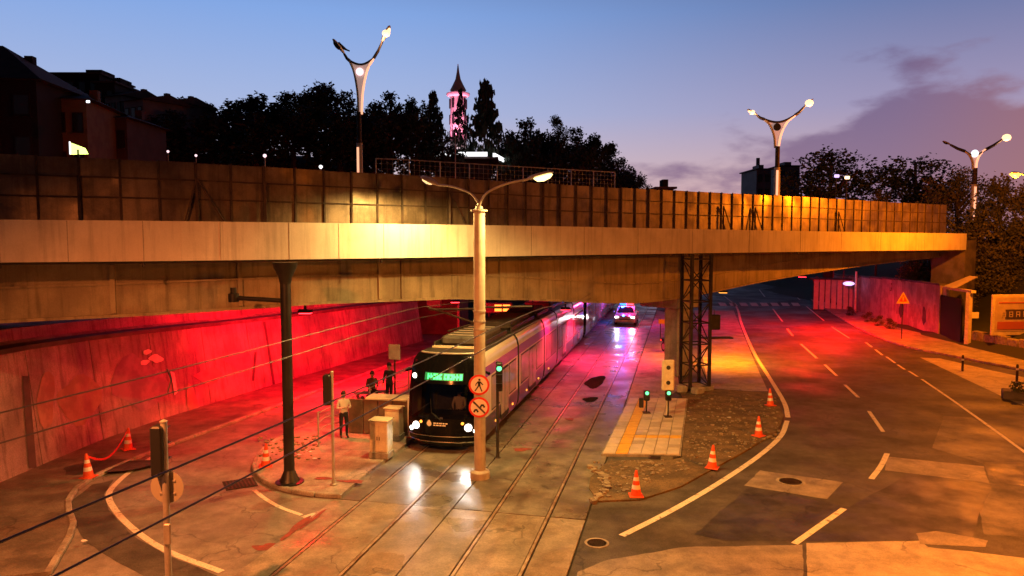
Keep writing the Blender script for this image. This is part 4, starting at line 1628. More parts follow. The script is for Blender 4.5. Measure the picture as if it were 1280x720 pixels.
# small tram signals on the waiting island
for i, (u, v, h) in enumerate(((808, 516, .85), (835, 521, 1.0))):
    c = G(u, v, .1)
    t = thing('pedestrian_signal', (c.x, c.y, .1), ('low post signal with a green light at the tiled waiting island' if i == 0 else 'low green signal under the tall cream backboard'), 'signal')
    MB().tube([(c.x, c.y, .09), (c.x, c.y, .1 + h)], .035, 8).build('post', 'dark_steel', t)
    hb = MB().box((c.x, c.y, .1 + h - .12), (.24, .2, .42), bev=.03).build('signal_head', 'black_plastic', t)
    MB().disc((c.x, c.y - .1, .1 + h - .0), (0, -1, 0), .075, .02, 12).build('lens', 'sig_green', hb)
    MB().disc((c.x, c.y - .1, .1 + h - .2), (0, -1, 0), .075, .02, 12).build('lens', 'dark_glass', hb)
    if i == 0:
        MB().box((c.x - .22, c.y, .1 + h * .5), (.18, .14, .4), bev=.02).build('push_button_box', 'black_plastic', t)
    MB().box((c.x, c.y, .115), (.3, .3, .03)).build('base', 'rust_steel', t)
c = G(836, 520, .1) + Vector((.02, .35, 0))
t = thing('signal_backboard', (c.x, c.y, .1), 'tall cream board with two dark round holes at the waiting island', 'signal board')
MB().tube([(c.x, c.y, .09), (c.x, c.y, 1.4)], .05, 8).build('post', 'cream', t)
MB().box((c.x, c.y, 1.72), (.52, .12, 1.3), bev=.05).build('board', 'cream', t)
for zz in (1.42, 2.05):
    MB().disc((c.x, c.y - .06, zz), (0, -1, 0), .09, .008, 14).build('hole', 'dark_steel', t)

# central pole with two lamp arms
c = G(600, 598)
PC = c.copy()
t = thing('lamp_pole', (c.x, c.y, 0), 'tall pale pole between the tram tracks with two curved lamp arms', 'lamp pole')
MB().lathe([(.30, 0), (.30, .22), (.26, .26), (.19, .28)], (c.x, c.y, 0), 24).build('base_collar', 'pole_paint', t, smooth=True)
MB().tube([(c.x, c.y, .0), (c.x, c.y, 8.22)], .175, 24).build('shaft', 'pole_paint', t, smooth=True)
MB().lathe([(.26, 8.18), (.26, 8.23), (.12, 8.26), (.1, 8.34)], (c.x, c.y, 0), 20).build('cap', 'galv', t)
for zz in (4.6, 4.85, 5.15):
    MB().lathe([(.195, zz), (.195, zz + .05)], (c.x, c.y, 0), 20).build('clamp_band', 'galv', t)


def lamp_head(t, p, d, lens, ls=1.0):
    """cobra head: p is the arm end, d its direction"""
    d = Vector(d).normalized()
    sdv = Vector((-d.y, d.x, 0)).normalized()
    up = sdv.cross(d) * -1
    up = up if up.z > 0 else -up
    rows = []
    for k, (f, w_, h_) in enumerate(((0, .05, .05), (.08, .10, .08), (.25, .15, .10), (.55, .16, .09), (.72, .12, .06), (.78, .05, .02))):
        ring = []
        for a_ in (2 * math.pi * q / 12 for q in range(12)):
            zz = math.sin(a_) * h_
            if zz < 0:
                zz *= .45
            ring.append(p + d * f + sdv * (math.cos(a_) * w_) + up * zz)
        rows.append(ring)
    m = MB().grid(rows, 0, True)
    m.face(rows[0][::-1]); m.face(rows[-1])
    hd = m.build('lamp_head', 'galv', t, smooth=True)
    rows = []
    for f, w_, h_ in ((.24, .07, .02), (.3, .125, .07), (.45, .13, .095), (.6, .12, .07), (.68, .06, .02)):
        rows.append([p + d * (.46 + (f - .46) * min(ls, 1.25)) + sdv * (math.cos(a_) * w_ * ls) - up * (.035 + math.sin(a_) * h_ * ls) for a_ in (math.pi * q / 8 for q in range(9))])
    MB().grid(rows).build('lens', lens, hd, smooth=True)
    return p + d * .46 - up * (.05 + .13 * ls)


def arm_pts(p0, p1):
    p0, p1 = Vector(p0), Vector(p1)
    mid = Vector((p0.x + (p1.x - p0.x) * .22, p0.y + (p1.y - p0.y) * .22, p0.z + (p1.z - p0.z) * .62))
    return smooth_line([p0, (p0 + mid) / 2 + Vector((-(p1.x - p0.x) * .06, -(p1.y - p0.y) * .06, 0)), mid, mid.lerp(p1, .5) + Vector((0, 0, .06)), p1], 5)


for sd, (u, v, Y), lens in ((-1, (546, 231, 23.6), 'lens_off'), (1, (660, 224, 22.0), 'lens_warm')):
    e_ = P(u, v, Y)
    a0 = Vector((c.x, c.y, 8.25))
    pts = arm_pts(a0, e_)
    MB().tube(pts, .035, 8).build('arm', 'galv', t, smooth=True)
    dd = (pts[-1] - pts[-3])
    lp = lamp_head(t, pts[-1], (dd.x, dd.y, .06 if sd > 0 else .12), lens, 1.0 if sd < 0 else 1.6)
    light('lamp_light', 'SPOT', lp, (1, .62, .17), 2100 if sd < 0 else 3200, t, aim=(0, 0, -1), size=.12, angle=175 if sd < 0 else 160, blend=.4)
# bracket arms towards the wires
for (u0, v0, u1, v1) in ((594, 404, 535, 384), (594, 386, 536, 387), (594, 404, 560, 414)):
    a_, b_ = P(u0, v0, c.y), P(u1, v1, c.y + .35)
    MB().tube([a_, b_], .03, 6).build('bracket_arm', 'dark_steel', t)
a_, b_ = P(606, 384, c.y), P(665, 383, c.y - .3)
MB().tube([a_, b_], .03, 6).build('bracket_arm', 'dark_steel', t)


def round_sign(c, r, label, kind):
    t = thing('prohibition_sign', c, label, 'sign')
    c = Vector(c)
    n = Vector((0, -1, 0))
    MB().disc(c, n, r, .012, 30).build('plate', 'sign_back', t)
    m = MB()
    K = 32
    ri, ro = [], []
    for k in range(K):
        a_ = 2 * math.pi * k / K
        v_ = Vector((math.cos(a_), 0, math.sin(a_)))
        ri.append(c + v_ * (r * .80) + n * .02)
        ro.append(c + v_ * r + n * .016)
    m.grid([ro, ri], 0, True)
    m.build('ring', 'sign_red', t)
    MB().face([q + n * .0 for q in ri]).build('face', 'sign_white', t)
    m = MB()
    y = n * .026
    pt = lambda x, z: c + Vector((x * r, 0, z * r)) + y
    if kind == 'walk':
        m.face([pt(.04 + .11 * math.cos(a_), .5 + .11 * math.sin(a_)) for a_ in (2 * math.pi * k / 10 for k in range(10))])
        for poly in (((-.12, .36), (.14, .36), (.12, -.05), (-.1, -.05)), ((-.1, -.05), (.06, -.05), (-.16, -.36), (-.36, -.62), (-.44, -.56), (-.26, -.32)), ((.0, -.05), (.12, -.05), (.2, -.32), (.34, -.6), (.24, -.64), (.1, -.34)), ((-.12, .34), (-.32, .12), (-.36, -.08), (-.28, -.08), (-.24, .08), (-.1, .2)), ((.14, .34), (.3, .16), (.42, .04), (.36, -.03), (.22, .08), (.12, .2))):
            m.face([pt(*q) for q in poly])
        m.build('pictogram', 'black_plastic', t)
    else:
        for ox, oz in ((.32, .16), (-.3, -.3)):
            for k in (-1, 1):
                m.face([pt(ox + k * .16 + .1 * math.cos(a_), oz - .1 + .1 * math.sin(a_)) for a_ in (2 * math.pi * q / 8 for q in range(8))])
            m.face([pt(ox - .22, oz - .04), pt(ox + .2, oz - .04), pt(ox + .12, oz + .14), pt(ox - .12, oz + .14)])
        m.build('pictogram', 'black_plastic', t)
        m = MB()
        y = n * .03
        m.face([pt(-.62, .5), pt(-.5, .62), pt(.62, -.5), pt(.5, -.62)])
        m.build('diagonal_bar', 'dark_paint', t)
    MB().box((c.x, c.y + .03, c.z), (.36, .03, .05)).build('clamp', 'galv', t)
    return t


zs1 = P(600, 481, PC.y - .24)
round_sign((PC.x - .01, PC.y - .24, zs1.z), .315, 'round red ringed sign with a black walking figure on the central pole', 'walk')
zs2 = P(600, 509, PC.y - .24)
round_sign((PC.x - .01, PC.y - .24, zs2.z), .315, 'round red ringed sign with two vehicles and a diagonal bar on the central pole', 'veh')

rnd = random.Random(41)
for k in range(16):
    u, v = rnd.choice(((95 + rnd.uniform(-6, 50), 640 + rnd.uniform(0, 50)), (770 + rnd.uniform(0, 150), 520 + rnd.uniform(0, 90)), (340 + rnd.uniform(0, 60), 555 + rnd.uniform(0, 20))))
    c = G(u, v, .1 if u < 330 else .125 if u < 420 else .052)
    a = rnd.uniform(0, 3)
    w_ = rnd.uniform(.04, .09)
    m = MB()
    q = [Vector((math.cos(a + k2) * w_ * rnd.uniform(.7, 1.3), math.sin(a + k2) * w_ * rnd.uniform(.5, 1), rnd.uniform(.006, .03))) for k2 in (0, 1.2, 2.3, 3.4, 4.6)]
    m.face([c + p for p in q])
    place = 'the left road edge' if u < 330 else 'the kerbed island' if u < 420 else 'the dirt median'
    tag(m.build('paper_scrap', 'sign_white'), 'crumpled pale paper scrap lying on ' + place, 'litter', 'paper scraps on ' + place)

# ================================================================== OVERHEAD WIRES
def wire(tt, zz, lab, s_a=-15.5, s_b=64):
    pts = []
    for k in range(60):
        s_ = s_a + (s_b - s_a) * k / 59
        z = interp(s_, [(-15.5, zz[0]), (7, zz[1]), (16, zz[2]), (64, zz[2])])
        pts.append(T(s_, tt, z - .05 * math.sin(k * math.pi / 59 * 4) ** 2))
    tag(MB().tube(pts, .0105, 5).build('overhead_wire', 'wire'), lab, 'wire')


wire(0, (5.42, 5.25, 4.82), 'upper overhead wire above the track the tram stands on')
wire(0, (5.04, 4.92, 4.60), 'lower overhead wire above the track the tram stands on')
wire(T2, (5.62, 5.3, 4.85), 'upper overhead wire above the empty track')
wire(T2, (5.22, 4.98, 4.62), 'lower overhead wire above the empty track')
m = MB()
q = T(-4.0, 0, 0)
tag(MB().tube([T(-4.6, 0, 4.95), T(-4.55, 0.03, 5.15), T(-4.6, 0, 5.33)], .01, 5).build('wire_dropper', 'wire'), 'short dropper joining the two wires over the tram track', 'dropper')

# ================================================================== CONES
cone_proto = None


def make_cone():
    t = thing('traffic_cone', (0, 0, 0), 'cone', 'cone')
    MB().box((0, 0, .02), (.4, .4, .04), bev=.015).build('base', 'cone_orange', t, world=False)
    MB().lathe([(.155, .04), (.125, .22)], n=18).build('body', 'cone_orange', t, smooth=True, world=False)
    MB().lathe([(.125, .22), (.105, .34)], n=18).build('lower_band', 'sign_white', t, smooth=True, world=False)
    MB().lathe([(.105, .34), (.085, .46)], n=18).build('middle', 'cone_orange', t, smooth=True, world=False)
    MB().lathe([(.085, .46), (.066, .56)], n=18).build('upper_band', 'sign_white', t, smooth=True, world=False)
    MB().lathe([(.066, .56), (.035, .74), (.03, .75)], n=18).build('tip', 'cone_orange', t, smooth=True, world=False)
    return t


cone = make_cone()
for i, (u, v, z, lab, ti) in enumerate(((795, 620, .05, 'orange cone on bare dirt near the tiled waiting island front edge', .0), (890, 585, .05, 'orange cone in the middle of the dirt median beside the curving white line', .03), (948, 545, .05, 'orange cone on the dirt median near the bend of the white line', -.02), (963, 507, .05, 'dull orange cone at the dirt corner below the orange lit ground', .05), (111, 597, .10, 'dim orange cone by the left wall with tape tied to it', .06), (160, 562, .10, 'small orange cone by the left wall at the far end of the tape', -.05), (332, 583, .12, 'orange cone among debris on the kerbed island', .08))):
    o = cone if i == 0 else copy_tree(cone)
    c = G(u, v, z)
    o.location = c
    o.rotation_euler = (ti, ti * .5, i * 1.1)
    o['label'] = lab
    o['group'] = 'orange traffic cones'
ca, cb = G(111, 597, .1), G(160, 562, .1)
m = MB()
pts = [ca.lerp(cb, k / 10) + Vector((0, 0, .62 - .45 * math.sin(math.pi * k / 10))) for k in range(11)]
m.grid([pts, [p + Vector((0, 0, .07)) for p in pts]])
tag(m.build('barrier_tape', 'sign_red'), 'sagging tape strung between two cones by the left wall', 'tape')
q = G(135, 583, .1)
sheet('dark_hole', blob(q, 1.3, .75, .4, sd=9), .106, 'asphalt_patch')

# ================================================================== VEHICLES
def loft_car(t, sects, mat, name):
    """sects: list of (y, halfwidth, z0, z1)"""
    rows = []
    for y, w_, z0, z1 in sects:
        rows.append([(-w_ * .96, y, z0), (-w_, y, z0 + (z1 - z0) * .35), (-w_ * .97, y, z0 + (z1 - z0) * .85), (-w_ * .8, y, z1), (w_ * .8, y, z1), (w_ * .97, y, z0 + (z1 - z0) * .85), (w_, y, z0 + (z1 - z0) * .35), (w_ * .96, y, z0)])
    m = MB().grid(rows, 0, True)
    m.face(rows[0]); m.face(rows[-1][::-1])
    return m.build(name, mat, t, smooth=True, world=False)


pc = G(783, 404)
car = thing('police_car', (pc.x, pc.y, .03), 'white police car with flashing blue roof light on the empty track', 'car', rz=-TH)
loft_car(car, [(-2.15, .70, .35, .62), (-2.05, .84, .25, .80), (-1.7, .90, .22, .90), (-.9, .92, .2, 1.0), (.5, .92, .2, 1.02), (1.5, .91, .22, 1.0), (2.05, .86, .28, .95), (2.2, .74, .38, .8)], 'car_white', 'body')
cb_ = loft_car(car, [(-1.0, .80, .96, 1.0), (-.35, .74, .98, 1.42), (.0, .72, .98, 1.48), (.9, .72, .98, 1.48), (1.35, .74, .97, 1.38), (1.75, .78, .95, 1.0)], 'car_white', 'cabin')
MB().grid([[(-.68, -1.0, 1.02), (.68, -1.0, 1.02)], [(-.56, -.385, 1.43), (.56, -.385, 1.43)]]).build('windscreen', 'dark_glass', car, world=False)
for sd in (-1, 1):
    MB().box((sd * .755, .3, 1.2), (.05, 1.5, .3), bev=.02).build('side_window', 'dark_glass', car, world=False)
    MB().box((sd * .925, .1, .75), (.012, 2.6, .16)).build('stripe', 'car_blue', car, world=False)
    hl = MB().box((sd * .66, -2.08, .70), (.34, .14, .16), bev=.04).build('headlight', 'head_white', car, world=False)
    MB().box((sd * 1.0, -.75, 1.02), (.16, .1, .13), bev=.03).build('mirror', 'car_white', car, world=False)
    for y in (-1.35, 1.35):
        w_ = MB().tube([(sd * .92, y, .32), (sd * .72, y, .32)], .32, 18).build('wheel', 'tyre', car, smooth=True, world=False)
        MB().tube([(sd * .925, y, .32), (sd * .9, y, .32)], .19, 12).build('rim', 'galv', w_, world=False)
MB().box((0, -2.13, .55), (.95, .06, .12), bev=.02).build('grille', 'black_plastic', car, world=False)
MB().box((0, -2.16, .42), (.5, .02, .11)).build('number_plate', 'sign_white', car, world=False)
lb = MB().box((0, .2, 1.51), (1.2, .26, .05), bev=.015).build('light_bar', 'black_plastic', car, world=False)
MB().box((-.3, .2, 1.64), (.56, .26, .21), bev=.05).build('blue_lens', 'police_blue', lb, world=False)
MB().box((.3, .2, 1.64), (.56, .26, .21), bev=.05).build('red_lens', 'police_red', lb, world=False)
cw = Vector((pc.x, pc.y, 0))
light('beacon_light', 'POINT', cw + TN * -.4 + Vector((0, 0, 2.45)), (.03, .12, 1), 500, size=.15)
light('beacon_light', 'POINT', cw + TN * .5 + Vector((0, 0, 2.45)), (1, .02, .10), 700, size=.15)
for sd in (-1, 1):
    light('headlight_beam', 'SPOT', cw - TD * 2.3 + TN * (sd * .62) + Vector((0, 0, .72)), (1, .86, .9), 130, aim=(-TD.x + (-.10 if sd < 0 else 0), -TD.y, -.10), size=.08, angle=50, blend=.9)

# motorcycle by the pier
mc = G(836, 441)
mt_ = thing('motorcycle', (mc.x, mc.y, 0), 'dark motorcycle parked beside the pier under the overpass', 'motorcycle', rz=.25)
for y in (-.68, .68):
    w_ = MB()
    w_.tube([(-.06, y, .31), (.06, y, .31)], .31, 18)
    w_ = w_.build('wheel', 'tyre', mt_, smooth=True, world=False)
    MB().tube([(-.065, y, .31), (.065, y, .31)], .2, 12).build('rim', 'galv', w_, world=False)
loft = [(-.3, .1, .55, .8), (-.05, .17, .5, .98), (.2, .15, .5, .9), (.5, .14, .6, .84), (.95, .1, .72, .86)]
loft_car(mt_, loft, 'black_plastic', 'tank_and_seat')
MB().box((0, 0, .42), (.3, .55, .3), bev=.06).build('engine', 'galv', mt_, world=False)
for sd in (-1, 1):
    MB().tube([(sd * .09, -.68, .31), (sd * .09, -.42, 1.0)], .025, 6).build('fork', 'chrome', mt_, world=False)
MB().tube([(-.36, -.32, 1.06), (0, -.42, 1.02), (.36, -.32, 1.06)], .018, 6).build('handlebar', 'chrome', mt_, world=False)
hl = MB().disc((0, -.5, .86), (0, -1, 0), .09, .08, 12).build('headlight', 'chrome', mt_, world=False)
MB().box((0, .98, .72), (.2, .05, .1), bev=.01).build('tail_light', 'tail_red', mt_, world=False)
MB().disc((0, -.59, .86), (0, -1, 0), .075, .02, 12).build('lens', 'led_pinkwhite', hl, world=False)
MB().box((0, -.46, 1.12), (.3, .03, .3), bev=.01).build('windshield', 'tram_glass', mt_, world=False)

# barrier light with amber face under the bridge, beyond the motorcycle
c = G(834, 424)
t = thing('warning_board', (c.x, c.y, 0), 'amber lit warning board on legs under the overpass beside the track', 'sign')
for sd in (-1, 1):
    MB().tube([(c.x + sd * .5, c.y, 0), (c.x + sd * .5, c.y, 1.5)], .03, 6).build('leg', 'dark_steel', t)
MB().box((c.x, c.y, 1.3), (1.3, .06, .32), bev=.01).build('board', 'amber_board', t) if 'amber_board' in M else MB().box((c.x, c.y, 1.3), (1.3, .06, .32), bev=.01).build('board', 'sign_yellow', t)
# amber information display over the platform
c = P(630, 385, 44)
t = thing('information_display', (c.x, c.y, .32), 'small amber lit information display hanging above the platform', 'display')
MB().tube([(c.x - .9, c.y + .1, .2), (c.x - .9, c.y + .1, c.z + .3)], .05, 8).build('post', 'dark_steel', t)
MB().box((c.x - .3, c.y + .1, c.z), (1.6, .16, .62), bev=.02).build('housing', 'black_plastic', t)
for k, zz in enumerate((.12, -.12)):
    for q in range(2):
        MB().box((c.x - .15 + q * .5 - .2, c.y + .01, c.z + zz), (.42, .02, .16)).build('text_line', 'amber', t)

# ================================================================== LIGHTS UNDER THE OVERPASS (red and pink floodlights added for the glow, real source unseen)
def floodlight(p, aim, col, energy, lens, label, angle=150, blend=.7, size=.18):
    p = Vector(p)
    t = thing('floodlight', p, label, 'floodlight')
    MB().box((p.x, p.y, p.z + .16), (.5, .34, .12), bev=.03).build('housing', 'black_plastic', t)
    MB().box((p.x, p.y, p.z + .41), (.08, .08, .40)).build('bracket', 'dark_steel', t)
    MB().box((p.x, p.y, p.z + .085), (.42, .26, .03)).build('lens', lens, t)
    light('flood_light', 'SPOT', (p.x, p.y, p.z), col, energy, t, aim=aim, size=size, angle=angle, blend=blend)


def under(u, k, dz=-.12):
    i = min(range(NE), key=lambda q: abs(edge[q].x / edge[q].y * F_PX + 640 - u))
    p = off(i, k, girder_z(i))
    return Vector((p.x, p.y, girder_z(i) - .48 + dz))


RED = (1, .012, .02)
REDP = (1, .004, .012)
floodlight(under(640, 8.9), (-.75, .25, -.55), REDP, 9000, 'red_lens', 'added red floodlight under the girder above the platform, aimed at the painted wall')
floodlight(under(560, 9.0), (-.6, .5, -.7), REDP, 5200, 'red_lens', 'added red floodlight under the girder above the left road')
floodlight(under(452, 4.2), (-.45, -.15, -1), REDP, 2600, 'red_lens', 'added red floodlight under the front of the girder above the left road')
floodlight(under(1085, 4.0), (.15, -.2, -1), (1, .02, .002), 5200, 'red_lens', 'added red floodlight under the front of the girder above the right road', angle=160)
floodlight(under(722, 9.0), (-.1, .7, -.6), REDP, 7000, 'red_lens', 'added red floodlight under the rear of the girder above the tram roof')
floodlight(under(915, 8.6), (.15, .15, -1), (1, .02, .10), 5600, 'red_lens', 'added pinkish red floodlight under the girder above the empty track, on the far side')
floodlight(under(800, 4.6), (-.05, .0, -1), (1, .02, .07), 1400, 'red_lens', 'added pinkish red floodlight under the girder above the empty track, near its front face')
floodlight(under(1150, 6.5), (-.1, .15, -1), (1, .006, .001), 11000, 'red_lens', 'added red floodlight under the girder above the near lane of the right road', angle=165)
floodlight(under(1188, 8.8), (-.1, .5, -.8), (1, .006, .002), 8000, 'red_lens', 'added red floodlight under the girder above the far lane of the right road', angle=165)
floodlight(under(955, 3.4, -.12), (.15, .3, -1), (1, .23, .002), 5600, 'lens_sodium', 'orange floodlight under the girder beside the pier', angle=150)

# ================================================================== STREET LAMPS beside the road
def street_lamp(base, head, col, energy, lens, label, angle=170, blend=.4, aim=None, kind='SPOT'):
    base, head = Vector(base), Vector(head)
    t = thing('street_lamp', base, label, 'street lamp', 'sodium street lamps along the road')
    top = Vector((base.x, base.y, head.z - .6))
    MB().tube([base, base.lerp(top, .5), top], [.12, .1, .075], 12).build('pole', 'galv', t, smooth=True)
    pts = arm_pts(top - Vector((0, 0, .1)), head)
    MB().tube(pts, .04, 8).build('arm', 'galv', t, smooth=True)
    d = head - base
    lp = lamp_head(t, pts[-1], (d.x, d.y, .25), lens, 2.0)
    dn = Vector((d.x, d.y, 0)).normalized()
    MB().lathe([(.05, -.2), (.17, -.13), (.22, 0), (.17, .1), (.05, .14)], pts[-1] + dn * .4 + Vector((0, 0, -.05)), 14).build('globe', lens, t, smooth=True)
    lp = lp - Vector((0, 0, .12))
    light('lamp_light', kind, lp - (Vector((0, 0, .15)) if kind == 'POINT' else Vector()), col, energy, t, aim=aim or (d.x * .12, d.y * .12, -1), size=.15, angle=angle, blend=blend)


SOD = (1, .21, .002)
hd = P(1270, 217, 44)
street_lamp((33.6, 45.5, 0), hd + Vector((.4, .2, 0)), SOD, 10500, 'lens_sodium', 'sodium street lamp glowing orange in front of the dark trees by the billboard', kind='POINT')
street_lamp((19.5, 9.0, 0), (15.4, 10.5, 10.2), (1, .215, .002), 20000, 'lens_sodium', 'sodium street lamp at the bare end of the right pavement', angle=160, blend=1.0, aim=(-.1, .4, -1))
street_lamp((-13.5, 8.5, 0), (-9.0, 9.5, 10.5), (1, .24, .05), 13000, 'lens_sodium', 'sodium street lamp at the bend of the left road', angle=148, blend=1.0, aim=(.4, .42, -1))

# ================================================================== RIGHT SIDE: wall, entrance, billboard
ra = [G(u, v) for u, v in ((1176, 423), (1120, 405), (1075, 391), (1040, 379))]
rw = thing('garden_wall', ra[1], 'red lit painted wall beside the right pavement beyond the overpass', 'wall')
hts = (3.9, 3.8, 3.5, 3.2)
k = 0
for i in range(len(ra) - 1):
    a_, b_ = ra[i], ra[i + 1]
    nseg = 4 if i == 0 else 3
    for q in range(nseg):
        p0, p1 = a_.lerp(b_, q / nseg), a_.lerp(b_, (q + 1) / nseg)
        h_ = hts[i] + (hts[i + 1] - hts[i]) * (q + .5) / nseg
        cc = (p0 + p1) / 2
        d = p1 - p0
        MB().box((cc.x, cc.y, h_ / 2), (d.length - .02, .35, h_), math.atan2(d.y, d.x)).build('panel', 'mural_wall', rw)
        MB().box((cc.x, cc.y, h_ + .07), (d.length, .5, .13), math.atan2(d.y, d.x)).build('coping', 'wall_dark', rw)
# painted figures on the wall
rnd = random.Random(8)
a_, b_ = ra[0], ra[1]
d = (b_ - a_).normalized()
n = Vector((d.y, -d.x, 0))
if n.x > 0:
    n = -n
for k in range(9):
    base_ = a_ + d * (.8 + k * (b_ - a_).length / 9.5) + n * (.185 + .002 * k)
    w_, z0_ = rnd.uniform(.3, .6), rnd.uniform(.6, 1.0)
    pts = []
    for q in range(12):
        an = 2 * math.pi * q / 12
        pts.append(base_ + d * (w_ * math.cos(an) * rnd.uniform(.6, 1.2)) + Vector((0, 0, z0_ + .75 + .75 * math.sin(an) * rnd.uniform(.8, 1.2))))
    MB().face(pts if True else pts[::-1]).build('wall_paint', rnd.choice(('dark_paint', 'mural_red', 'mural_ochre')), rw)
# shrubs along the wall
# entrance frame of pale beams with little canopy
p0, p1 = G(1176, 423), G(1209, 434)
t = thing('entrance_frame', p1, 'pale post and beam entrance frame with small tiled canopy at the wall end', 'gateway')
MB().box((p1.x, p1.y, 1.85), (.28, .28, 3.7), .3).build('post', 'cream', t)
MB().box((p0.x + .15, p0.y - .2, 1.85), (.28, .28, 3.7), .3).build('post', 'cream', t)
d = p1 - p0
cc = (p0 + p1) / 2
MB().box((cc.x + .1, cc.y - .1, 3.78), (d.length + .5, .3, .18), math.atan2(d.y, d.x)).build('beam', 'cream', t)
MB().box((cc.x + .1, cc.y + .9, 1.6), (d.length, .1, 3.2), math.atan2(d.y, d.x)).build('dark_gate', 'house_dark', t)
m = MB()
e1 = d.normalized()
e2 = Vector((-e1.y, e1.x, 0))
for sgn in (0, 1):
    pass
A = cc - e1 * 1.2 - e2 * .4
B = cc + e1 * .9 - e2 * .4
m.face([A + Vector((0, 0, 3.9)), B + Vector((0, 0, 3.9)), B + e2 * 1.6 + Vector((0, 0, 4.7)) - e1 * .4, A + e2 * 1.6 + Vector((0, 0, 4.7)) + e1 * .4])
m.face([A + Vector((0, 0, 3.87)), A + e2 * 1.6 + Vector((0, 0, 4.67)) + e1 * .4, B + e2 * 1.6 + Vector((0, 0, 4.67)) - e1 * .4, B + Vector((0, 0, 3.87))])
m.build('canopy', 'pale_tile', t)
# low stone wall right of the entrance, small notice
a_, b_ = G(1211, 433), G(1300, 452)
lwall = thing('low_wall', (a_ + b_) / 2, 'low rough stone wall between entrance frame and billboard', 'wall')
d = b_ - a_
for k in range(6):
    cc = a_ + d * ((k + .5) / 6) + Vector((.3, 1.0, 0))
    MB().box((cc.x, cc.y, .5 + .05 * (k % 2)), (d.length / 6 - .02, .4, 1.0 + .1 * (k % 2)), math.atan2(d.y, d.x), bev=.05).build('stone_block', 'stone', lwall)
c = P(1218, 394, 50)
t = thing('notice_board', (c.x, c.y, .13), 'small pale notice board on a thin post beside the entrance frame', 'sign')
MB().tube([(c.x - .1, c.y + .05, .1), (c.x - .1, c.y + .05, c.z + .2)], .03, 6).build('post', 'dark_steel', t)
MB().box((c.x, c.y, c.z), (.62, .05, .42), .1).build('board', 'sign_white', t)
# billboard
bb = G(1252, 440)
t = thing('billboard', (bb.x, bb.y, .1), 'wide pale billboard on two pairs of legs with a dark strip of characters', 'billboard', rz=.12)
bw = 4.4
for x in (.0, .42, 3.2, 3.6):
    MB().tube([(x, .1, -.1), (x, .1, 1.1)], .05, 8).build('leg', 'galv', t, world=False)
MB().box((bw / 2 - .75, .1, 2.3), (bw, .16, 2.65), bev=.02).build('frame', 'cream', t, world=False)
MB().box((bw / 2 - .75, .014, 2.35), (bw - .35, .02, 2.2)).build('face', 'billboard_face', t, world=False)
MB().box((bw / 2 - .45, -.004, 2.35), (bw - 1.2, .02, .62)).build('dark_strip', 'billboard_dark', t, world=False)
for k in range(6):
    x0 = -.12 + k * .5
    m = MB()
    m.box((x0 + .05, -.02, 2.35), (.05, .012, .36))
    m.box((x0 + .27, -.02, 2.35), (.05, .012, .36))
    m.box((x0 + .16, -.02, 2.5), (.17, .012, .05))
    m.box((x0 + .16, -.02, 2.33), (.17, .012, .05))
    if k % 2:
        m.box((x0 + .16, -.02, 2.19), (.17, .012, .05))
    m.build('letter', 'billboard_face', t, world=False)
MB().box((.55, -.004, 1.62), (1.9, .02, .5)).build('red_block', 'billboard_red', t, world=False)
MB().box((1.85, -.004, 1.62), (.55, .02, .5)).build('dark_block', 'billboard_dark', t, world=False)
MB().box((bw / 2 - .75, -.004, 3.1), (bw - .8, .02, .08)).build('rule_line', 'billboard_red', t, world=False)
# bollards
for i, (u, v) in enumerate(((1203, 464), (1271, 477))):
    c = G(u, v)
    t = thing('bollard', c, 'thin dark bollard in the lit parking bay beside the right kerb', 'bollard', 'bollards of the parking bay')
    MB().lathe([(.06, 0), (.06, .85), (.045, .9)], (c.x, c.y, 0), 10).build('post', 'rust_steel', t)
    MB().lathe([(.063, .6), (.063, .7)], (c.x, c.y, 0), 10).build('band', 'sign_white', t)
# planter
c = G(1278, 500)
t = thing('planter', (c.x, c.y, 0), 'dark planter with a low shrub in the parking bay', 'planter')
MB().box((c.x + .2, c.y, .2), (1.9, .9, .4), -.5, bev=.04).build('trough', 'wall_dark', t)
m = MB()
rnd = random.Random(4)
for k in range(260):
    p = Vector((c.x + .2 + rnd.uniform(-.7, .7), c.y + rnd.uniform(-.3, .3), .40 + rnd.random() ** 1.5 * .45))
    a_ = Vector((rnd.gauss(0, 1), rnd.gauss(0, 1), rnd.gauss(0, 1))).normalized() * .09
    b_ = a_.cross(Vector((rnd.gauss(0, 1), rnd.gauss(0, 1), rnd.gauss(0, 1)))).normalized() * .05
    m.face([p - a_, p + b_, p + a_, p - b_])
m.build('foliage', 'leaf_warm', t)
# warning triangle and round sign on the right pavement
c = G(1127, 426)
t = thing('warning_sign', (c.x, c.y, .13), 'yellow triangular warning sign on a pole in front of the red lit wall', 'sign')
zc = 3.05
MB().tube([(c.x, c.y + .04, .1), (c.x, c.y + .04, zc + .4)], .035, 8).build('pole', 'dark_steel', t)
tri = [(-.48, -.36), (.48, -.36), (0, .48)]
m = MB()
m.face([(c.x + x, c.y - .012, zc + z) for x, z in tri]); m.face([(c.x + x, c.y, zc + z) for x, z in tri[::-1]])
m.build('plate', 'sign_yellow', t)
m = MB()
m.face([(c.x + x * .62, c.y - .018, zc + z * .62) for x, z in tri])
m.build('inner_face', 'sign_red', t)
MB().face([(c.x + x, c.y - .024, zc + z) for x, z in ((-.05, -.16), (.05, -.16), (.06, .14), (-.06, .14))]).build('pictogram', 'sign_yellow', t)
c = G(1020, 374)
t = thing('road_sign', (c.x, c.y, .1), 'small round red road sign far along the right pavement', 'sign')
MB().tube([(c.x, c.y + .05, .1), (c.x, c.y + .05, 2.6)], .04, 8).build('pole', 'galv', t)
dsk = MB().disc((c.x, c.y, 2.3), (0, -1, 0), .42, .02, 20).build('plate', 'sign_red', t)
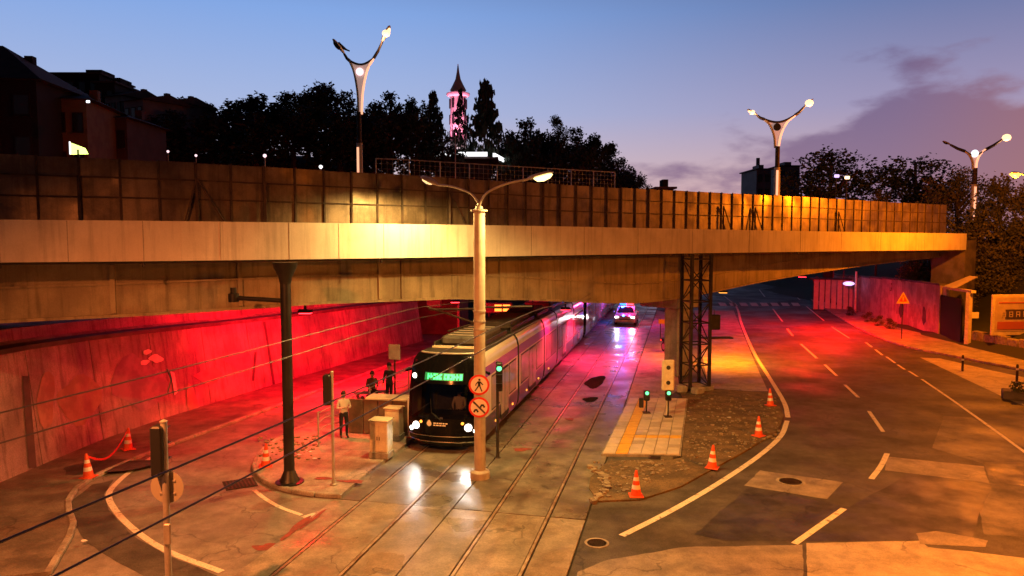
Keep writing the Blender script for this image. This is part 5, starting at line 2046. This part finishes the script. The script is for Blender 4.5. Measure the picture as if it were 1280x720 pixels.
MB().box((c.x, c.y - .03, 2.3), (.55, .01, .13)).build('bar', 'sign_white', t)
# violet lit oval sign on pole
c = P(1061, 354.5, 72)
t = thing('lit_sign', (c.x, c.y, .1), 'violet white lit oval sign fixed to a pole by the wall', 'sign')
p = c + Vector((.75, .1, 0))
MB().tube([(p.x, p.y, .0), (p.x, p.y, c.z + 1.2)], .11, 10).build('pole', 'cream', t, smooth=True)
m = MB()
pts = [(c.x + .55 * math.cos(a_), c.y - .05, c.z + .2 * math.sin(a_)) for a_ in (2 * math.pi * k / 20 for k in range(20))]
m.face(pts[::-1]); m.grid([pts, [(x, y + .12, z) for x, y, z in pts]], 0, True)
m.build('panel', 'violet_sign', t)
light('sign_light', 'POINT', (c.x, c.y - .4, c.z), (.5, .45, 1), 6, t)
# pale shed and planting strip beside it
c = P(1040, 362, 76)
t = thing('garden_shed', (c.x, c.y, 0), 'pale corrugated shed wall past the oval lit sign', 'shed')
for k in range(7):
    MB().box((c.x - 1.5 + k * .5, c.y + .3 - k * .25, 1.55), (.46, .12, 3.1), -.46).build('board', 'pale_tile', t)
MB().box((c.x, c.y + .4, 3.15), (4.0, 2.0, .12), -.46).build('roof', 'roof_tile', t)

# ================================================================== TWIN STREET LAMPS ON THE OVERPASS
def deck_lamp(u, Y, vj, sh_l, sh_r, lamp_l, lamp_r, z0, label, lit_l, lit_r, disc, vd):
    """Y shaped mast: shaft, hollow throat of two curved ribs, two arms with heads"""
    b = P(u, 230, Y)
    t = thing('twin_street_lamp', (b.x, b.y, z0), label, 'street lamp')
    J = P(u, vj, Y)                      # where the ribs part
    x = b.x
    k_ = Y / F_PX                        # metres per photo pixel at this distance
    zs_ = J.z - 1.4
    MB().tube([(x, b.y, z0), (x, b.y, zs_)], [4.6 * k_, 3.6 * k_], 14).build('lower_shaft', 'pole_paint', t, smooth=True)
    MB().box((x - 1.2 * k_, b.y - 4.5 * k_, (z0 + zs_) / 2 + .2), (2.6 * k_, .02, zs_ - z0 - .8)).build('light_strip', 'strip_peach', t)
    MB().tube([(x, b.y, zs_), (x, b.y, J.z)], [2.8 * k_, 2.8 * k_], 12).build('upper_shaft', 'rust_steel', t, smooth=True)
    ribs = []
    for sh, e_, lit in ((sh_l, lamp_l, lit_l), (sh_r, lamp_r, lit_r)):
        S_, E_ = P(*sh, Y), P(*e_, Y)
        d = S_ - J
        sd = 1 if d.x > 0 else -1
        pts = smooth_line([J + Vector((sd * 2 * k_, 0, -.1)), J + Vector((d.x * .22, 0, d.z * .38)), J + Vector((d.x * .55, 0, d.z * .78)), S_], 5)
        MB().tube(pts, 1.5 * k_, 8).build('rib', 'strip_peach' if sd > 0 else 'pole_paint', t, smooth=True)
        MB().tube([S_, S_.lerp(E_, .5) + Vector((0, 0, -.05)), E_], [2.0 * k_, 1.8 * k_, 1.4 * k_], 8).build('arm', 'dark_steel', t, smooth=True)
        ribs.append(pts)
        dd = E_ - S_
        lamp_head(t, E_, (dd.x, dd.y - .1, dd.z), lit or 'black_plastic')
        if lit:
            hd_ = E_ + dd.normalized() * .4
            rr = 5.2 * k_ if sd > 0 else 3.4 * k_
            MB().lathe([(rr * .25, -rr * .8), (rr * .75, -rr * .55), (rr, 0), (rr * .75, rr * .55), (rr * .25, rr * .8)], hd_ + Vector((0, -.12, -.02)), 14).build('globe', lit, t, smooth=True)
            light('lamp_light', 'POINT', hd_ + Vector((0, -.3, -rr - .25)), (1, .45, .2), 70, t, size=.2)
    A, B = ribs
    tie = [A[-1].lerp(B[-1], q / 8) + Vector((0, 0, -6 * k_ * math.sin(math.pi * q / 8))) for q in range(9)]
    MB().tube(tie, 1.5 * k_, 8).build('top_tie', 'dark_steel', t, smooth=True)
    m = MB()
    web = A + tie[1:-1] + B[::-1]
    cen = P(u, vd, Y)
    for o_ in (-.02, .02):
        w2 = [p + Vector((0, o_, 0)) for p in web]
        for q in range(len(w2)):
            tri_ = [cen + Vector((0, o_, 0)), w2[q], w2[(q + 1) % len(w2)]]
            m.face(tri_ if o_ > 0 else tri_[::-1])
    m.build('web_plate', 'web_glow', t)
    MB().disc((cen.x, cen.y - .05, cen.z), (0, -1, 0), 4.6 * k_, .05, 20).build('medallion', disc, t)
    return t


deck_lamp(450, 34, 140, (437, 76), (467, 73), (430, 67), (478, 52), 7.7, 'twin street lamp with a bird on its unlit arm behind the hoarding', None, 'lens_peach', 'led_pinkwhite', 90)
deck_lamp(971, 50, 183, (955, 149), (994, 144), (946, 144), (1005, 134), 7.6, 'twin street lamp with both lamps lit and a dark round medallion', 'lens_peach', 'lens_peach', 'black_plastic', 159)
deck_lamp(1218, 64, 210, (1206, 189), (1232, 187), (1188, 181), (1252, 175), 7.6, 'twin street lamp with a bright white disc rising out of dark trees', None, 'lens_peach', 'led_disc', 192)
# crow on the first lamp
c = P(427, 61, 34)
bd = thing('bird', (c.x, c.y, c.z), 'small dark bird perched on the unlit lamp arm', 'bird')
m = MB()
m.tube([c + Vector((.22, 0, -.02)), c + Vector((.1, 0, .03)), c + Vector((-.02, 0, .1)), c + Vector((-.09, 0, .2)), c + Vector((-.12, 0, .26)), c + Vector((-.2, 0, .25))], [.02, .07, .1, .075, .055, .008], 10)
m.build('body', 'black_plastic', bd, smooth=True)
MB().tube([c + Vector((.12, 0, .0)), c + Vector((.36, 0, -.1))], [.05, .03], 6).build('tail', 'black_plastic', bd)
for sd in (-1, 1):
    MB().tube([c + Vector((.0, sd * .04, .02)), c + Vector((-.01, sd * .04, -.1))], .01, 5).build('leg', 'black_plastic', bd)

# ================================================================== FENCE ON THE TERRACE BEHIND THE DECK
fi = [i for i in range(NE) if 470 < off(i, W - .15, 0).x / off(i, W - .15, 0).y * F_PX + 640 < 790]
fr_ = resample([off(i, W - .15, 0) for i in fi], 2.0)
wf = thing('mesh_fence', (fr_[0].x, fr_[0].y, 8.4), 'thin light mesh fence with posts along the rear edge of the overpass deck', 'fence')
ftop = [Vector((p.x, p.y, P(0, interp(p.x / p.y * F_PX + 640, [(480, 198), (776, 216)]), p.y).z)) for p in fr_]
for p in ftop:
    MB().tube([(p.x, p.y, ztop_at(p.y) + .55), tuple(p)], .035, 6).build('post', 'galv', wf)
MB().tube(ftop, .03, 6).build('top_rail', 'galv', wf)
m = MB()
for k in range(9):
    m.tube([p - Vector((0, 0, .25 + k * .26)) for p in ftop], .006, 4, caps=False)
for a_, b_ in zip(ftop, ftop[1:]):
    for k in range(6):
        p = a_.lerp(b_, k / 6)
        m.tube([p, p - Vector((0, 0, 2.4))], .006, 4, caps=False)
m.build('mesh', 'galv', wf, kind='stuff')

# ================================================================== TREES
def leaf_quad(m, p, s, rnd, sq=1.0):
    a = Vector((rnd.gauss(0, 1), rnd.gauss(0, 1), rnd.gauss(0, .7))).normalized()
    b = a.cross(Vector((rnd.gauss(0, 1), rnd.gauss(0, 1), rnd.gauss(0, 1))))
    if b.length < .01:
        return
    b = b.normalized() * s * .7
    a = a * s
    a.z *= sq
    b.z *= sq
    m.face([p - a, p + b * .9 - a * .1, p + a, p - b])


def crown_broad(sd, lobes=15, leaves=4200, flat=1.0, leaf=.05):
    """crown in a unit box: x, y in [-1, 1], z in [0, 1]"""
    rnd = random.Random(sd)
    m = MB()
    L = []
    for k in range(lobes):
        a = rnd.uniform(0, 6.28)
        r = .62 * math.sqrt(rnd.random())
        zz = rnd.uniform(.10, .84) * (1 - .3 * r)
        L.append((Vector((r * math.cos(a), r * math.sin(a), zz)), rnd.uniform(.22, .4)))
    L.append((Vector((rnd.uniform(-.1, .1), 0, .78)), .24))
    while len(m.f) < leaves:
        c, rr = rnd.choice(L)
        d = Vector((rnd.gauss(0, 1), rnd.gauss(0, 1), rnd.gauss(0, 1))).normalized()
        q = rr * (rnd.random() ** .35) * rnd.uniform(.8, 1.12)
        tw = c + Vector((d.x * q, d.y * q, d.z * q * .5 * flat))
        for _ in range(5):
            leaf_quad(m, tw + Vector((rnd.gauss(0, .04), rnd.gauss(0, .04), rnd.gauss(0, .02))), leaf * rnd.uniform(.5, 1.15), rnd, .5)
    return m


def crown_conifer(sd, leaves=2400):
    rnd = random.Random(sd)
    m = MB()
    while len(m.f) < leaves:
        z = rnd.random() ** 1.25
        tier = (z * 11) % 1
        rmax = (1 - z) ** .8 * (1.0 - .35 * tier) + .03
        a = rnd.uniform(0, 6.28)
        lump = 1 + .22 * math.sin(3 * a + z * 17)
        r = rmax * lump * rnd.random() ** .4
        p = Vector((r * math.cos(a), r * math.sin(a), z - .05 * r))
        for _ in range(4):
            leaf_quad(m, p + Vector((rnd.gauss(0, .04), rnd.gauss(0, .04), rnd.gauss(0, .012))), rnd.uniform(.03, .06), rnd)
    return m


CROWN = {}
for key, mbx, mat in (('a', crown_broad(1), 'leaf_dark'), ('b', crown_broad(2, 16), 'leaf_dark'), ('c', crown_broad(3, 10, 2400), 'leaf'), ('d', crown_broad(4, 24, 7000, .9, .036), 'leaf'), ('w', crown_broad(5, 22, 7000, .95, .036), 'leaf_warm'), ('x', crown_broad(6, 24, 7000, .95, .034), 'leaf_warm'), ('k', crown_conifer(7), 'leaf_dark'), ('n', crown_conifer(8, 1200), 'leaf_dark')):
    o = mbx.build('crown', mat)
    CROWN[key] = o.data
    bpy.data.objects.remove(o)
rnd = random.Random(9)
TRUNK = []
for v_ in range(3):
    m = MB()
    m.tube([(0, 0, -.05), (.01, 0, .25), (.03 * (v_ - 1), .02, .6), (.02, 0, 1)], [.09, .06, .045, .02], 8)
    for k in range(6):
        a = k * 1.05 + v_
        z = .42 + .08 * k
        m.tube([(0, 0, z), (.25 * math.cos(a), .25 * math.sin(a), z + .12), (.48 * math.cos(a), .48 * math.sin(a), min(.86, z + .22))], [.032, .022, .008], 5)
    o = m.build('trunk', 'bark', smooth=True)
    TRUNK.append(o.data)
    bpy.data.objects.remove(o)


def tree(u, vtop, wpx, Y, kind, label, group, zbase=None, low=.25, name='tree'):
    top = P(u, vtop, Y)
    g = terr(top.x, Y) if zbase is None else zbase
    H = top.z - g
    if H < 2.5:
        g = top.z - 5
        H = 5
    w_ = wpx / F_PX * Y / 2
    t = thing(name, (top.x, Y, g), label, 'tree', group, rz=rnd.uniform(0, 6.28))
    piece('trunk', rnd.choice(TRUNK), t, (0, 0, -.2), 0, (w_ * .9 if kind not in 'kn' else w_ * .3, w_ * .9 if kind not in 'kn' else w_ * .3, H * .88))
    ch = H * (1 - low) if kind in 'kn' else min(H * (1 - low), 2.3 * w_)
    piece('crown', CROWN[kind], t, (0, 0, H - ch), 0, (w_, w_, ch))


hill = [(232, 113, 87, 118, 'b', 'round dark tree right against the last grey hillside house'), (262, 122, 69, 120, 'a', None), (300, 117, 94, 112, 'c', None), (322, 109, 103, 110, 'a', None), (356, 107, 94, 112, 'b', None), (384, 109, 85, 108, 'c', None), (406, 92, 103, 110, 'a', 'tallest dark broadleaf tree beside the mast with the bird'), (438, 115, 85, 112, 'b', 'round dark tree right behind the mast with the bird'), (466, 117, 76, 115, 'c', None), (488, 103, 82, 116, 'b', None), (514, 113, 67, 118, 'a', 'dark broadleaf tree next to the narrow conifer near the tower'), (640, 152, 89, 120, 'a', 'dark broadleaf tree touching the broad conifer past the white lit roof'), (656, 135, 91, 124, 'b', None), (697, 140, 44, 128, 'c', 'slim tree top poking out of the falling hill skyline'), (676, 152, 76, 122, 'a', None), (720, 149, 69, 126, 'b', None), (742, 158, 67, 126, 'a', None), (760, 172, 62, 124, 'c', None), (776, 189, 58, 120, 'b', None), (790, 206, 47, 116, 'a', None), (801, 217, 35, 112, 'c', 'lowest little tree where the hill skyline meets the hoarding')]
LB = {'a': 'dense dark broadleaf tree on the hill skyline', 'b': 'round crowned dark tree on the hill skyline', 'c': 'dark green loose crowned tree on the hill skyline'}
for u, v, w_, Y, k, lab in hill:
    tree(u, v, w_, Y, k, lab or LB[k], 'skyline trees of the hill, kind ' + k, low=.12)
fill = [(170, 136, 114, 98, 'a'), (215, 130, 114, 96, 'b'), (262, 134, 114, 94, 'c'), (290, 130, 103, 98, 'a'), (318, 130, 126, 92, 'b'), (365, 126, 126, 94, 'a'), (395, 120, 114, 98, 'c'), (424, 126, 126, 94, 'b'), (455, 130, 103, 98, 'a'), (484, 130, 114, 96, 'a'), (520, 134, 103, 100, 'c'), (545, 144, 92, 100, 'b'), (640, 162, 92, 108, 'a'), (668, 158, 96, 108, 'b'), (702, 160, 96, 108, 'a'), (738, 174, 87, 106, 'c'), (766, 190, 69, 104, 'b')]
near = ['dark tree standing against the dim brown house', 'bushy dark tree right below the grey hillside houses', 'loose dark tree above the low lamp posts by the grey houses', 'dark tree between the low lamp posts and the globe lamp', 'bushy dark tree behind the short post with a pale globe', 'dark tree between the two short globe lamps', 'loose dark tree above the cold white globe lamp', 'bushy dark tree at the foot of the mast with the bird', 'dark tree just past the mast with the bird', 'dark tree behind the start of the mesh fence', 'loose dark tree behind the mesh fence beside the narrow conifer', 'bushy dark tree touching the lit pavilion roof', 'dark tree just past the lit pavilion roof', None, None, 'loose dark tree behind the end of the mesh fence', 'bushy low tree at the foot of the hill past the mesh fence']
for (u, v, w_, Y, k), lab in zip(fill, near):
    tree(u, v, w_, Y, k, lab or 'dark hillside tree between the lit pavilion and the end of the mesh fence', 'lower hillside trees', low=.05)
tree(541, 116, 62, 108, 'k', 'dark conifer beside the pink lit tower, on its house side', None, name='conifer', low=.05)
tree(606, 103, 96, 106, 'k', 'tall broad dark conifer beside the pink lit tower above the white lit roof', None, name='conifer', low=.05)
tree(575, 113, 44, 102, 'n', 'slim see-through tree standing right in front of the pink lit tower', None, name='conifer', low=.2)
# right side: wide trees above the hoarding and the dark mass beside the abutment
tree(1040, 170, 160, 78, 'd', 'wide spreading dark tree with two small lights beside the twin lamp with medallion', None, zbase=4)
tree(1146, 181, 140, 76, 'd', 'wide rounded dark tree behind the right end of the hoarding', None, zbase=4)
tree(1200, 198, 110, 66, 'x', 'orange tinted tree around the mast of the lamp with a white disc', None, zbase=4.5)
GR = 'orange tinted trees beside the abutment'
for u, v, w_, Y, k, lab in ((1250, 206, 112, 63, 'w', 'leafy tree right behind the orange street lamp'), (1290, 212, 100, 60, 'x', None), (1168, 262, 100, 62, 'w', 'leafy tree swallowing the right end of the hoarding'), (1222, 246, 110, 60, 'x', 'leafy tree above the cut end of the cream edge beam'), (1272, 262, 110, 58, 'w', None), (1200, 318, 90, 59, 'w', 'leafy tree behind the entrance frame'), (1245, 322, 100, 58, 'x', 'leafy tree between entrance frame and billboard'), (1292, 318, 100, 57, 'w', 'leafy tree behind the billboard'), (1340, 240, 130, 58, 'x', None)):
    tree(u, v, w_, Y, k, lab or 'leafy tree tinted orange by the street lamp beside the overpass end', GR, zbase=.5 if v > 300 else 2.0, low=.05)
tree(1098, 232, 40, 70, 'w', 'small pale lit tree top just above the right end of the hoarding', None, zbase=3)
# shrubs at the foot of the red wall
for u, v in ((1085, 404), (1098, 409), (1112, 413), (1062, 396)):
    c = G(u, v)
    t = thing('shrub', (c.x, c.y, .1), 'low dark shrub at the foot of the red lit wall', 'shrub', 'shrubs along the red lit wall')
    piece('foliage', CROWN['c'], t, (0, 0, -.1), random.uniform(0, 6), (.8, .6, 1.1))

# ================================================================== HOUSES ON THE HILL
def house(name, u0, u1, veave, vbase, Y, depth, mat, roof, label, lit=(), rows=2, colsn=3, rz=0., ridge=2.0, roofmat='roof_tile'):
    a, b = P(u0, veave, Y), P(u1, veave, Y)
    w_ = b.x - a.x
    zb_ = min(P(u0, vbase, Y).z, a.z - 3)
    zg = zb_ - 2.5
    c = Vector(((a.x + b.x) / 2, Y + depth / 2, zg))
    t = thing(name, c, label, 'house', rz=rz)
    H = a.z - zg
    MB().box((0, 0, H / 2), (w_, depth, H)).build('wall', mat, t, world=False)
    if roof == 'hip':
        o_ = .6
        m = MB()
        base_ = [(-w_ / 2 - o_, -depth / 2 - o_, H), (w_ / 2 + o_, -depth / 2 - o_, H), (w_ / 2 + o_, depth / 2 + o_, H), (-w_ / 2 - o_, depth / 2 + o_, H)]
        rl_ = max(.2, w_ / 2 - depth / 2)
        r0_, r1_ = (-rl_, 0, H + ridge), (rl_, 0, H + ridge)
        m.face([base_[0], base_[1], r1_, r0_]); m.face([base_[1], base_[2], r1_]); m.face([base_[2], base_[3], r0_, r1_]); m.face([base_[3], base_[0], r0_]); m.face(base_[::-1])
        rf = m.build('roof', roofmat, t, world=False)
    elif roof == 'gable':
        o_ = .5
        m = MB()
        A0, A1 = (-w_ / 2 - o_, -depth / 2 - o_, H - .1), (w_ / 2 + o_, -depth / 2 - o_, H - .1)
        B0, B1 = (-w_ / 2 - o_, depth / 2 + o_, H - .1), (w_ / 2 + o_, depth / 2 + o_, H - .1)
        C0, C1 = (-w_ / 2 - o_, 0, H + ridge), (w_ / 2 + o_, 0, H + ridge)
        m.face([A0, A1, C1, C0]); m.face([B1, B0, C0, C1]); m.face([A0, C0, B0]); m.face([A1, B1, C1]); m.face([A0, B0, B1, A1])
        rf = m.build('roof', roofmat, t, world=False)
    else:
        rf = MB().box((0, 0, H + .12), (w_ + .7, depth + .7, .24)).build('roof', roofmat, t, world=False)
        MB().box((w_ * .15, 0, H + .7), (w_ * .35, depth * .4, 1.1)).build('roof_room', mat, t, world=False)
    MB().box((w_ * .25, depth * .1, H + ridge * .6), (.6, .6, 1.6)).build('chimney', mat, rf, world=False)
    for i in range(rows):
        for j in range(colsn):
            x = -w_ / 2 + w_ * (j + .5) / colsn
            z = H - 1.7 - i * 2.9
            fr = MB().box((x, -depth / 2 - .03, z), (min(1.15, w_ / colsn * .6), .1, 1.5)).build('window', 'house_dark', t, world=False)
            on = (i, j) in lit
            MB().box((x, -depth / 2 - .07, z), (min(.95, w_ / colsn * .5), .06, 1.3)).build('pane', ('lit_window' if on else 'window_glass'), fr, world=False)
            MB().box((x, -depth / 2 - .1, z - .82), (min(1.35, w_ / colsn * .7), .2, .08)).build('sill', mat, fr, world=False)
    return t


house('house', 34, 96, 124, 196, 56, 7, 'house_ochre', 'hip', 'brown ochre house with a dark hipped roof behind the hoarding', rows=2, colsn=3, ridge=1.1, rz=.15)
house('house', -190, 30, 98, 196, 52, 9, 'house_dark', 'hip', 'black silhouetted house with a big sloping roof at the hill edge', rows=2, colsn=6, ridge=3.4, rz=.1)
house('house', 100, 158, 148, 196, 62, 7, 'house_brown', 'hip', 'dim brown house next to the ochre one, half hidden by trees', rows=2, colsn=4, ridge=.9)
house('apartment_block', 66, 124, 93, 130, 105, 9, 'house_dark', 'flat', 'dark flat roofed block on top of the hill with roof room', rows=2, colsn=4, ridge=.4)
house('apartment_block', 118, 143, 104, 130, 102, 8, 'house_dark', 'flat', 'lower dark flat roofed block stepping down beside the hilltop block', rows=1, colsn=2, ridge=.4)
house('house', 138, 168, 119, 150, 100, 7, 'house_grey', 'gable', 'grey gabled house with a long sloping roof on the hill', rows=2, colsn=3, ridge=1.2, rz=-.4)
house('house', 162, 200, 124, 162, 96, 7, 'house_grey', 'gable', 'pale grey house with small windows under the long sloping roofline', rows=2, colsn=3, ridge=1.0, rz=-.5)
house('house', 186, 232, 126, 160, 104, 8, 'house_grey', 'gable', 'grey house at the end of the hillside row next to the trees', rows=2, colsn=3, ridge=1.0, rz=-.4)
house('cottage', 822, 842, 236, 262, 90, 5, 'house_dark', 'flat', 'tiny dark block with a square chimney showing over the hoarding', rows=1, colsn=1, ridge=.9)
house('apartment_block', 946, 964, 212, 262, 150, 10, 'house_grey', 'flat', 'grey far tower block with a chimney stack left of the twin lamp mast', rows=3, colsn=2, ridge=3.6)
house('apartment_block', 975, 1000, 208, 262, 160, 10, 'house_grey', 'flat', 'grey far block between the twin lamp mast and the spreading tree', rows=3, colsn=3, ridge=.8)
# green lit shop sign and little lights on the hillside
c = P(96, 187, 50)
t = thing('shop_sign', (c.x, c.y, c.z - 2), 'small yellow green lit sign with a white edge above the hoarding', 'sign')
MB().box((c.x + .1, c.y, c.z - .9), (.12, .1, 1.8)).build('post', 'dark_steel', t)
MB().box((c.x - .42, c.y - .06, c.z + .1), (.07, .06, .85), .0).build('white_edge', 'led_white', t)
m = MB()
pts = [(c.x - .38, c.z + .45), (c.x + .55, c.z + .1), (c.x + .75, c.z - .3), (c.x - .38, c.z - .32)]
m.face([(x, c.y - .04, z) for x, z in pts]); m.face([(x, c.y + .04, z) for x, z in pts[::-1]])
m.build('panel', 'lit_sign_green', t)
for i, (u, v, Y, lab) in enumerate(((331, 197, 42, 'short lamp post with a pale globe in front of the hillside trees'), (401, 211, 40, 'short lamp post with a cold white globe just above the hoarding'), (210, 191, 60, 'low lamp post with a faint warm globe below the grey houses'), (245, 196, 60, 'low lamp post with a tiny globe near the hoarding and hillside trees'))):
    c = P(u, v, Y)
    t = thing('garden_lamp', (c.x, c.y, c.z - 3), lab, 'lamp')
    MB().tube([(c.x, c.y, c.z - 3), (c.x, c.y, c.z)], .04, 6).build('post', 'galv', t)
    MB().lathe([(.03, -.1), (.1, -.03), (.1, .05), (.03, .1)], (c.x, c.y, c.z + .1), 10).build('globe', 'led_white' if i == 1 else 'led_pinkwhite', t, smooth=True)
c = P(110, 127, 55.2)
tag(MB().box((c.x, c.y, c.z), (.28, .1, .18), .0, bev=.05).build('wall_lamp', 'lit_window_cool'), 'small cold white lamp at the eave of the ochre house', 'lamp')
for i, (u, v, mat) in enumerate(((1046, 220, 'violet_sign'), (1059, 222, 'lit_window'))):
    c = P(u, v, 66)
    t = thing('shop_light', (c.x, c.y, c.z - 1), 'small %s light seen in the wide spreading tree' % ('violet' if i == 0 else 'warm white'), 'light')
    MB().box((c.x, c.y, c.z), (.45, .12, .28), bev=.05).build('panel', mat, t)
    MB().tube([(c.x, c.y + .1, c.z - 9), (c.x, c.y + .1, c.z)], .05, 6).build('post', 'dark_steel', t)

# ================================================================== TOWER AND THE WHITE LIT ROOF
Yt = 128
tb_, tt_ = P(573, 190, Yt), P(573, 80, Yt)
tw = thing('tower', (tb_.x, Yt, tb_.z - 4), 'slender pink lit tower with a balcony and needle spire on the hill', 'tower')
zc_ = lambda v: P(573, v, Yt).z
cx = (tb_.x, Yt, 0)
MB().lathe([(1.55, tb_.z - 4), (1.4, zc_(160)), (1.3, zc_(122))], cx, 16).build('shaft', 'tower_stone', tw, smooth=True)
MB().lathe([(1.32, zc_(122)), (1.9, zc_(120)), (2.0, zc_(118.5)), (2.0, zc_(117))], cx, 16).build('balcony', 'tower_stone', tw)
MB().lathe([(1.3, zc_(117)), (1.25, zc_(113))], cx, 16).build('drum', 'tower_stone', tw)
MB().lathe([(1.4, zc_(113)), (.9, zc_(106)), (.45, zc_(99)), (.22, zc_(90)), (.06, zc_(80))], cx, 16).build('spire', 'tower_stone', tw, smooth=True)
for k in range(8):
    a = k * math.pi / 4 + .2
    for v_ in (130, 150, 170):
        MB().box((cx[0] + 1.36 * math.cos(a), Yt + 1.36 * math.sin(a), zc_(v_)), (.35, .35, 1.6), a).build('window', 'house_dark', tw)
for dx, dy in ((-4, -5), (4, -5), (0, -6.5)):
    light('tower_light', 'SPOT', (cx[0] + dx, Yt + dy, tb_.z - 1.5), (1, .28, .48), 9000, tw, aim=(-dx, -dy, 13), size=.3, angle=60, blend=.6)
for v_, r_ in ((121, 1.6), (188, 2.2)):
    MB().lathe([(r_ + .05, zc_(v_)), (r_ + .05, zc_(v_) + .25)], cx, 16).build('light_ring', 'led_pinkwhite', tw)
Yb = 100
a, b, c2 = P(545, 194, Yb), P(606, 190, Yb), P(632, 197, Yb + 7)
pv = thing('pavilion', (a.lerp(b, .5).x, Yb + 3, a.z - 4), 'low pavilion with a bright white strip of light along its flat roof', 'pavilion')
cc = a.lerp(b, .5)
w_ = b.x - a.x
MB().box((cc.x + .6, Yb + 4, a.z - 2.4), (w_ + .2, 7, 3.8)).build('wall', 'house_dark', pv)
MB().box((cc.x + .6, Yb + 4, a.z - .35), (w_ + 2.4, 8.4, .25)).build('roof', 'wall_dark', pv)
MB().box((cc.x + .1, Yb - .3, a.z + .1), (w_ + .5, .3, .55), 0).build('light_strip', 'led_white', pv)
MB().box((cc.x + w_ / 2 + 1.9, Yb + 3.4, a.z + .0), (.3, 7.5, .5), -.18).build('light_strip', 'led_white', pv)
for k in range(4):
    fr = MB().box((cc.x - w_ / 2 + w_ * (k + .5) / 4 + .4, Yb + .46, a.z - 1.8), (1.2, .1, 1.4)).build('window', 'house_dark', pv)
    MB().box((cc.x - w_ / 2 + w_ * (k + .5) / 4 + .4, Yb + .40, a.z - 1.8), (1.0, .06, 1.2)).build('pane', 'window_glass', fr)
c = P(569, 165, 60)
t = thing('flagpole', (c.x, c.y, 8.5), 'thin pale pole rising above the mesh fence in front of the tower', 'pole')
MB().tube([(c.x, c.y, 8.4), (c.x, c.y, P(569, 168, 60).z)], [.06, .03], 8).build('shaft', 'galv', t)
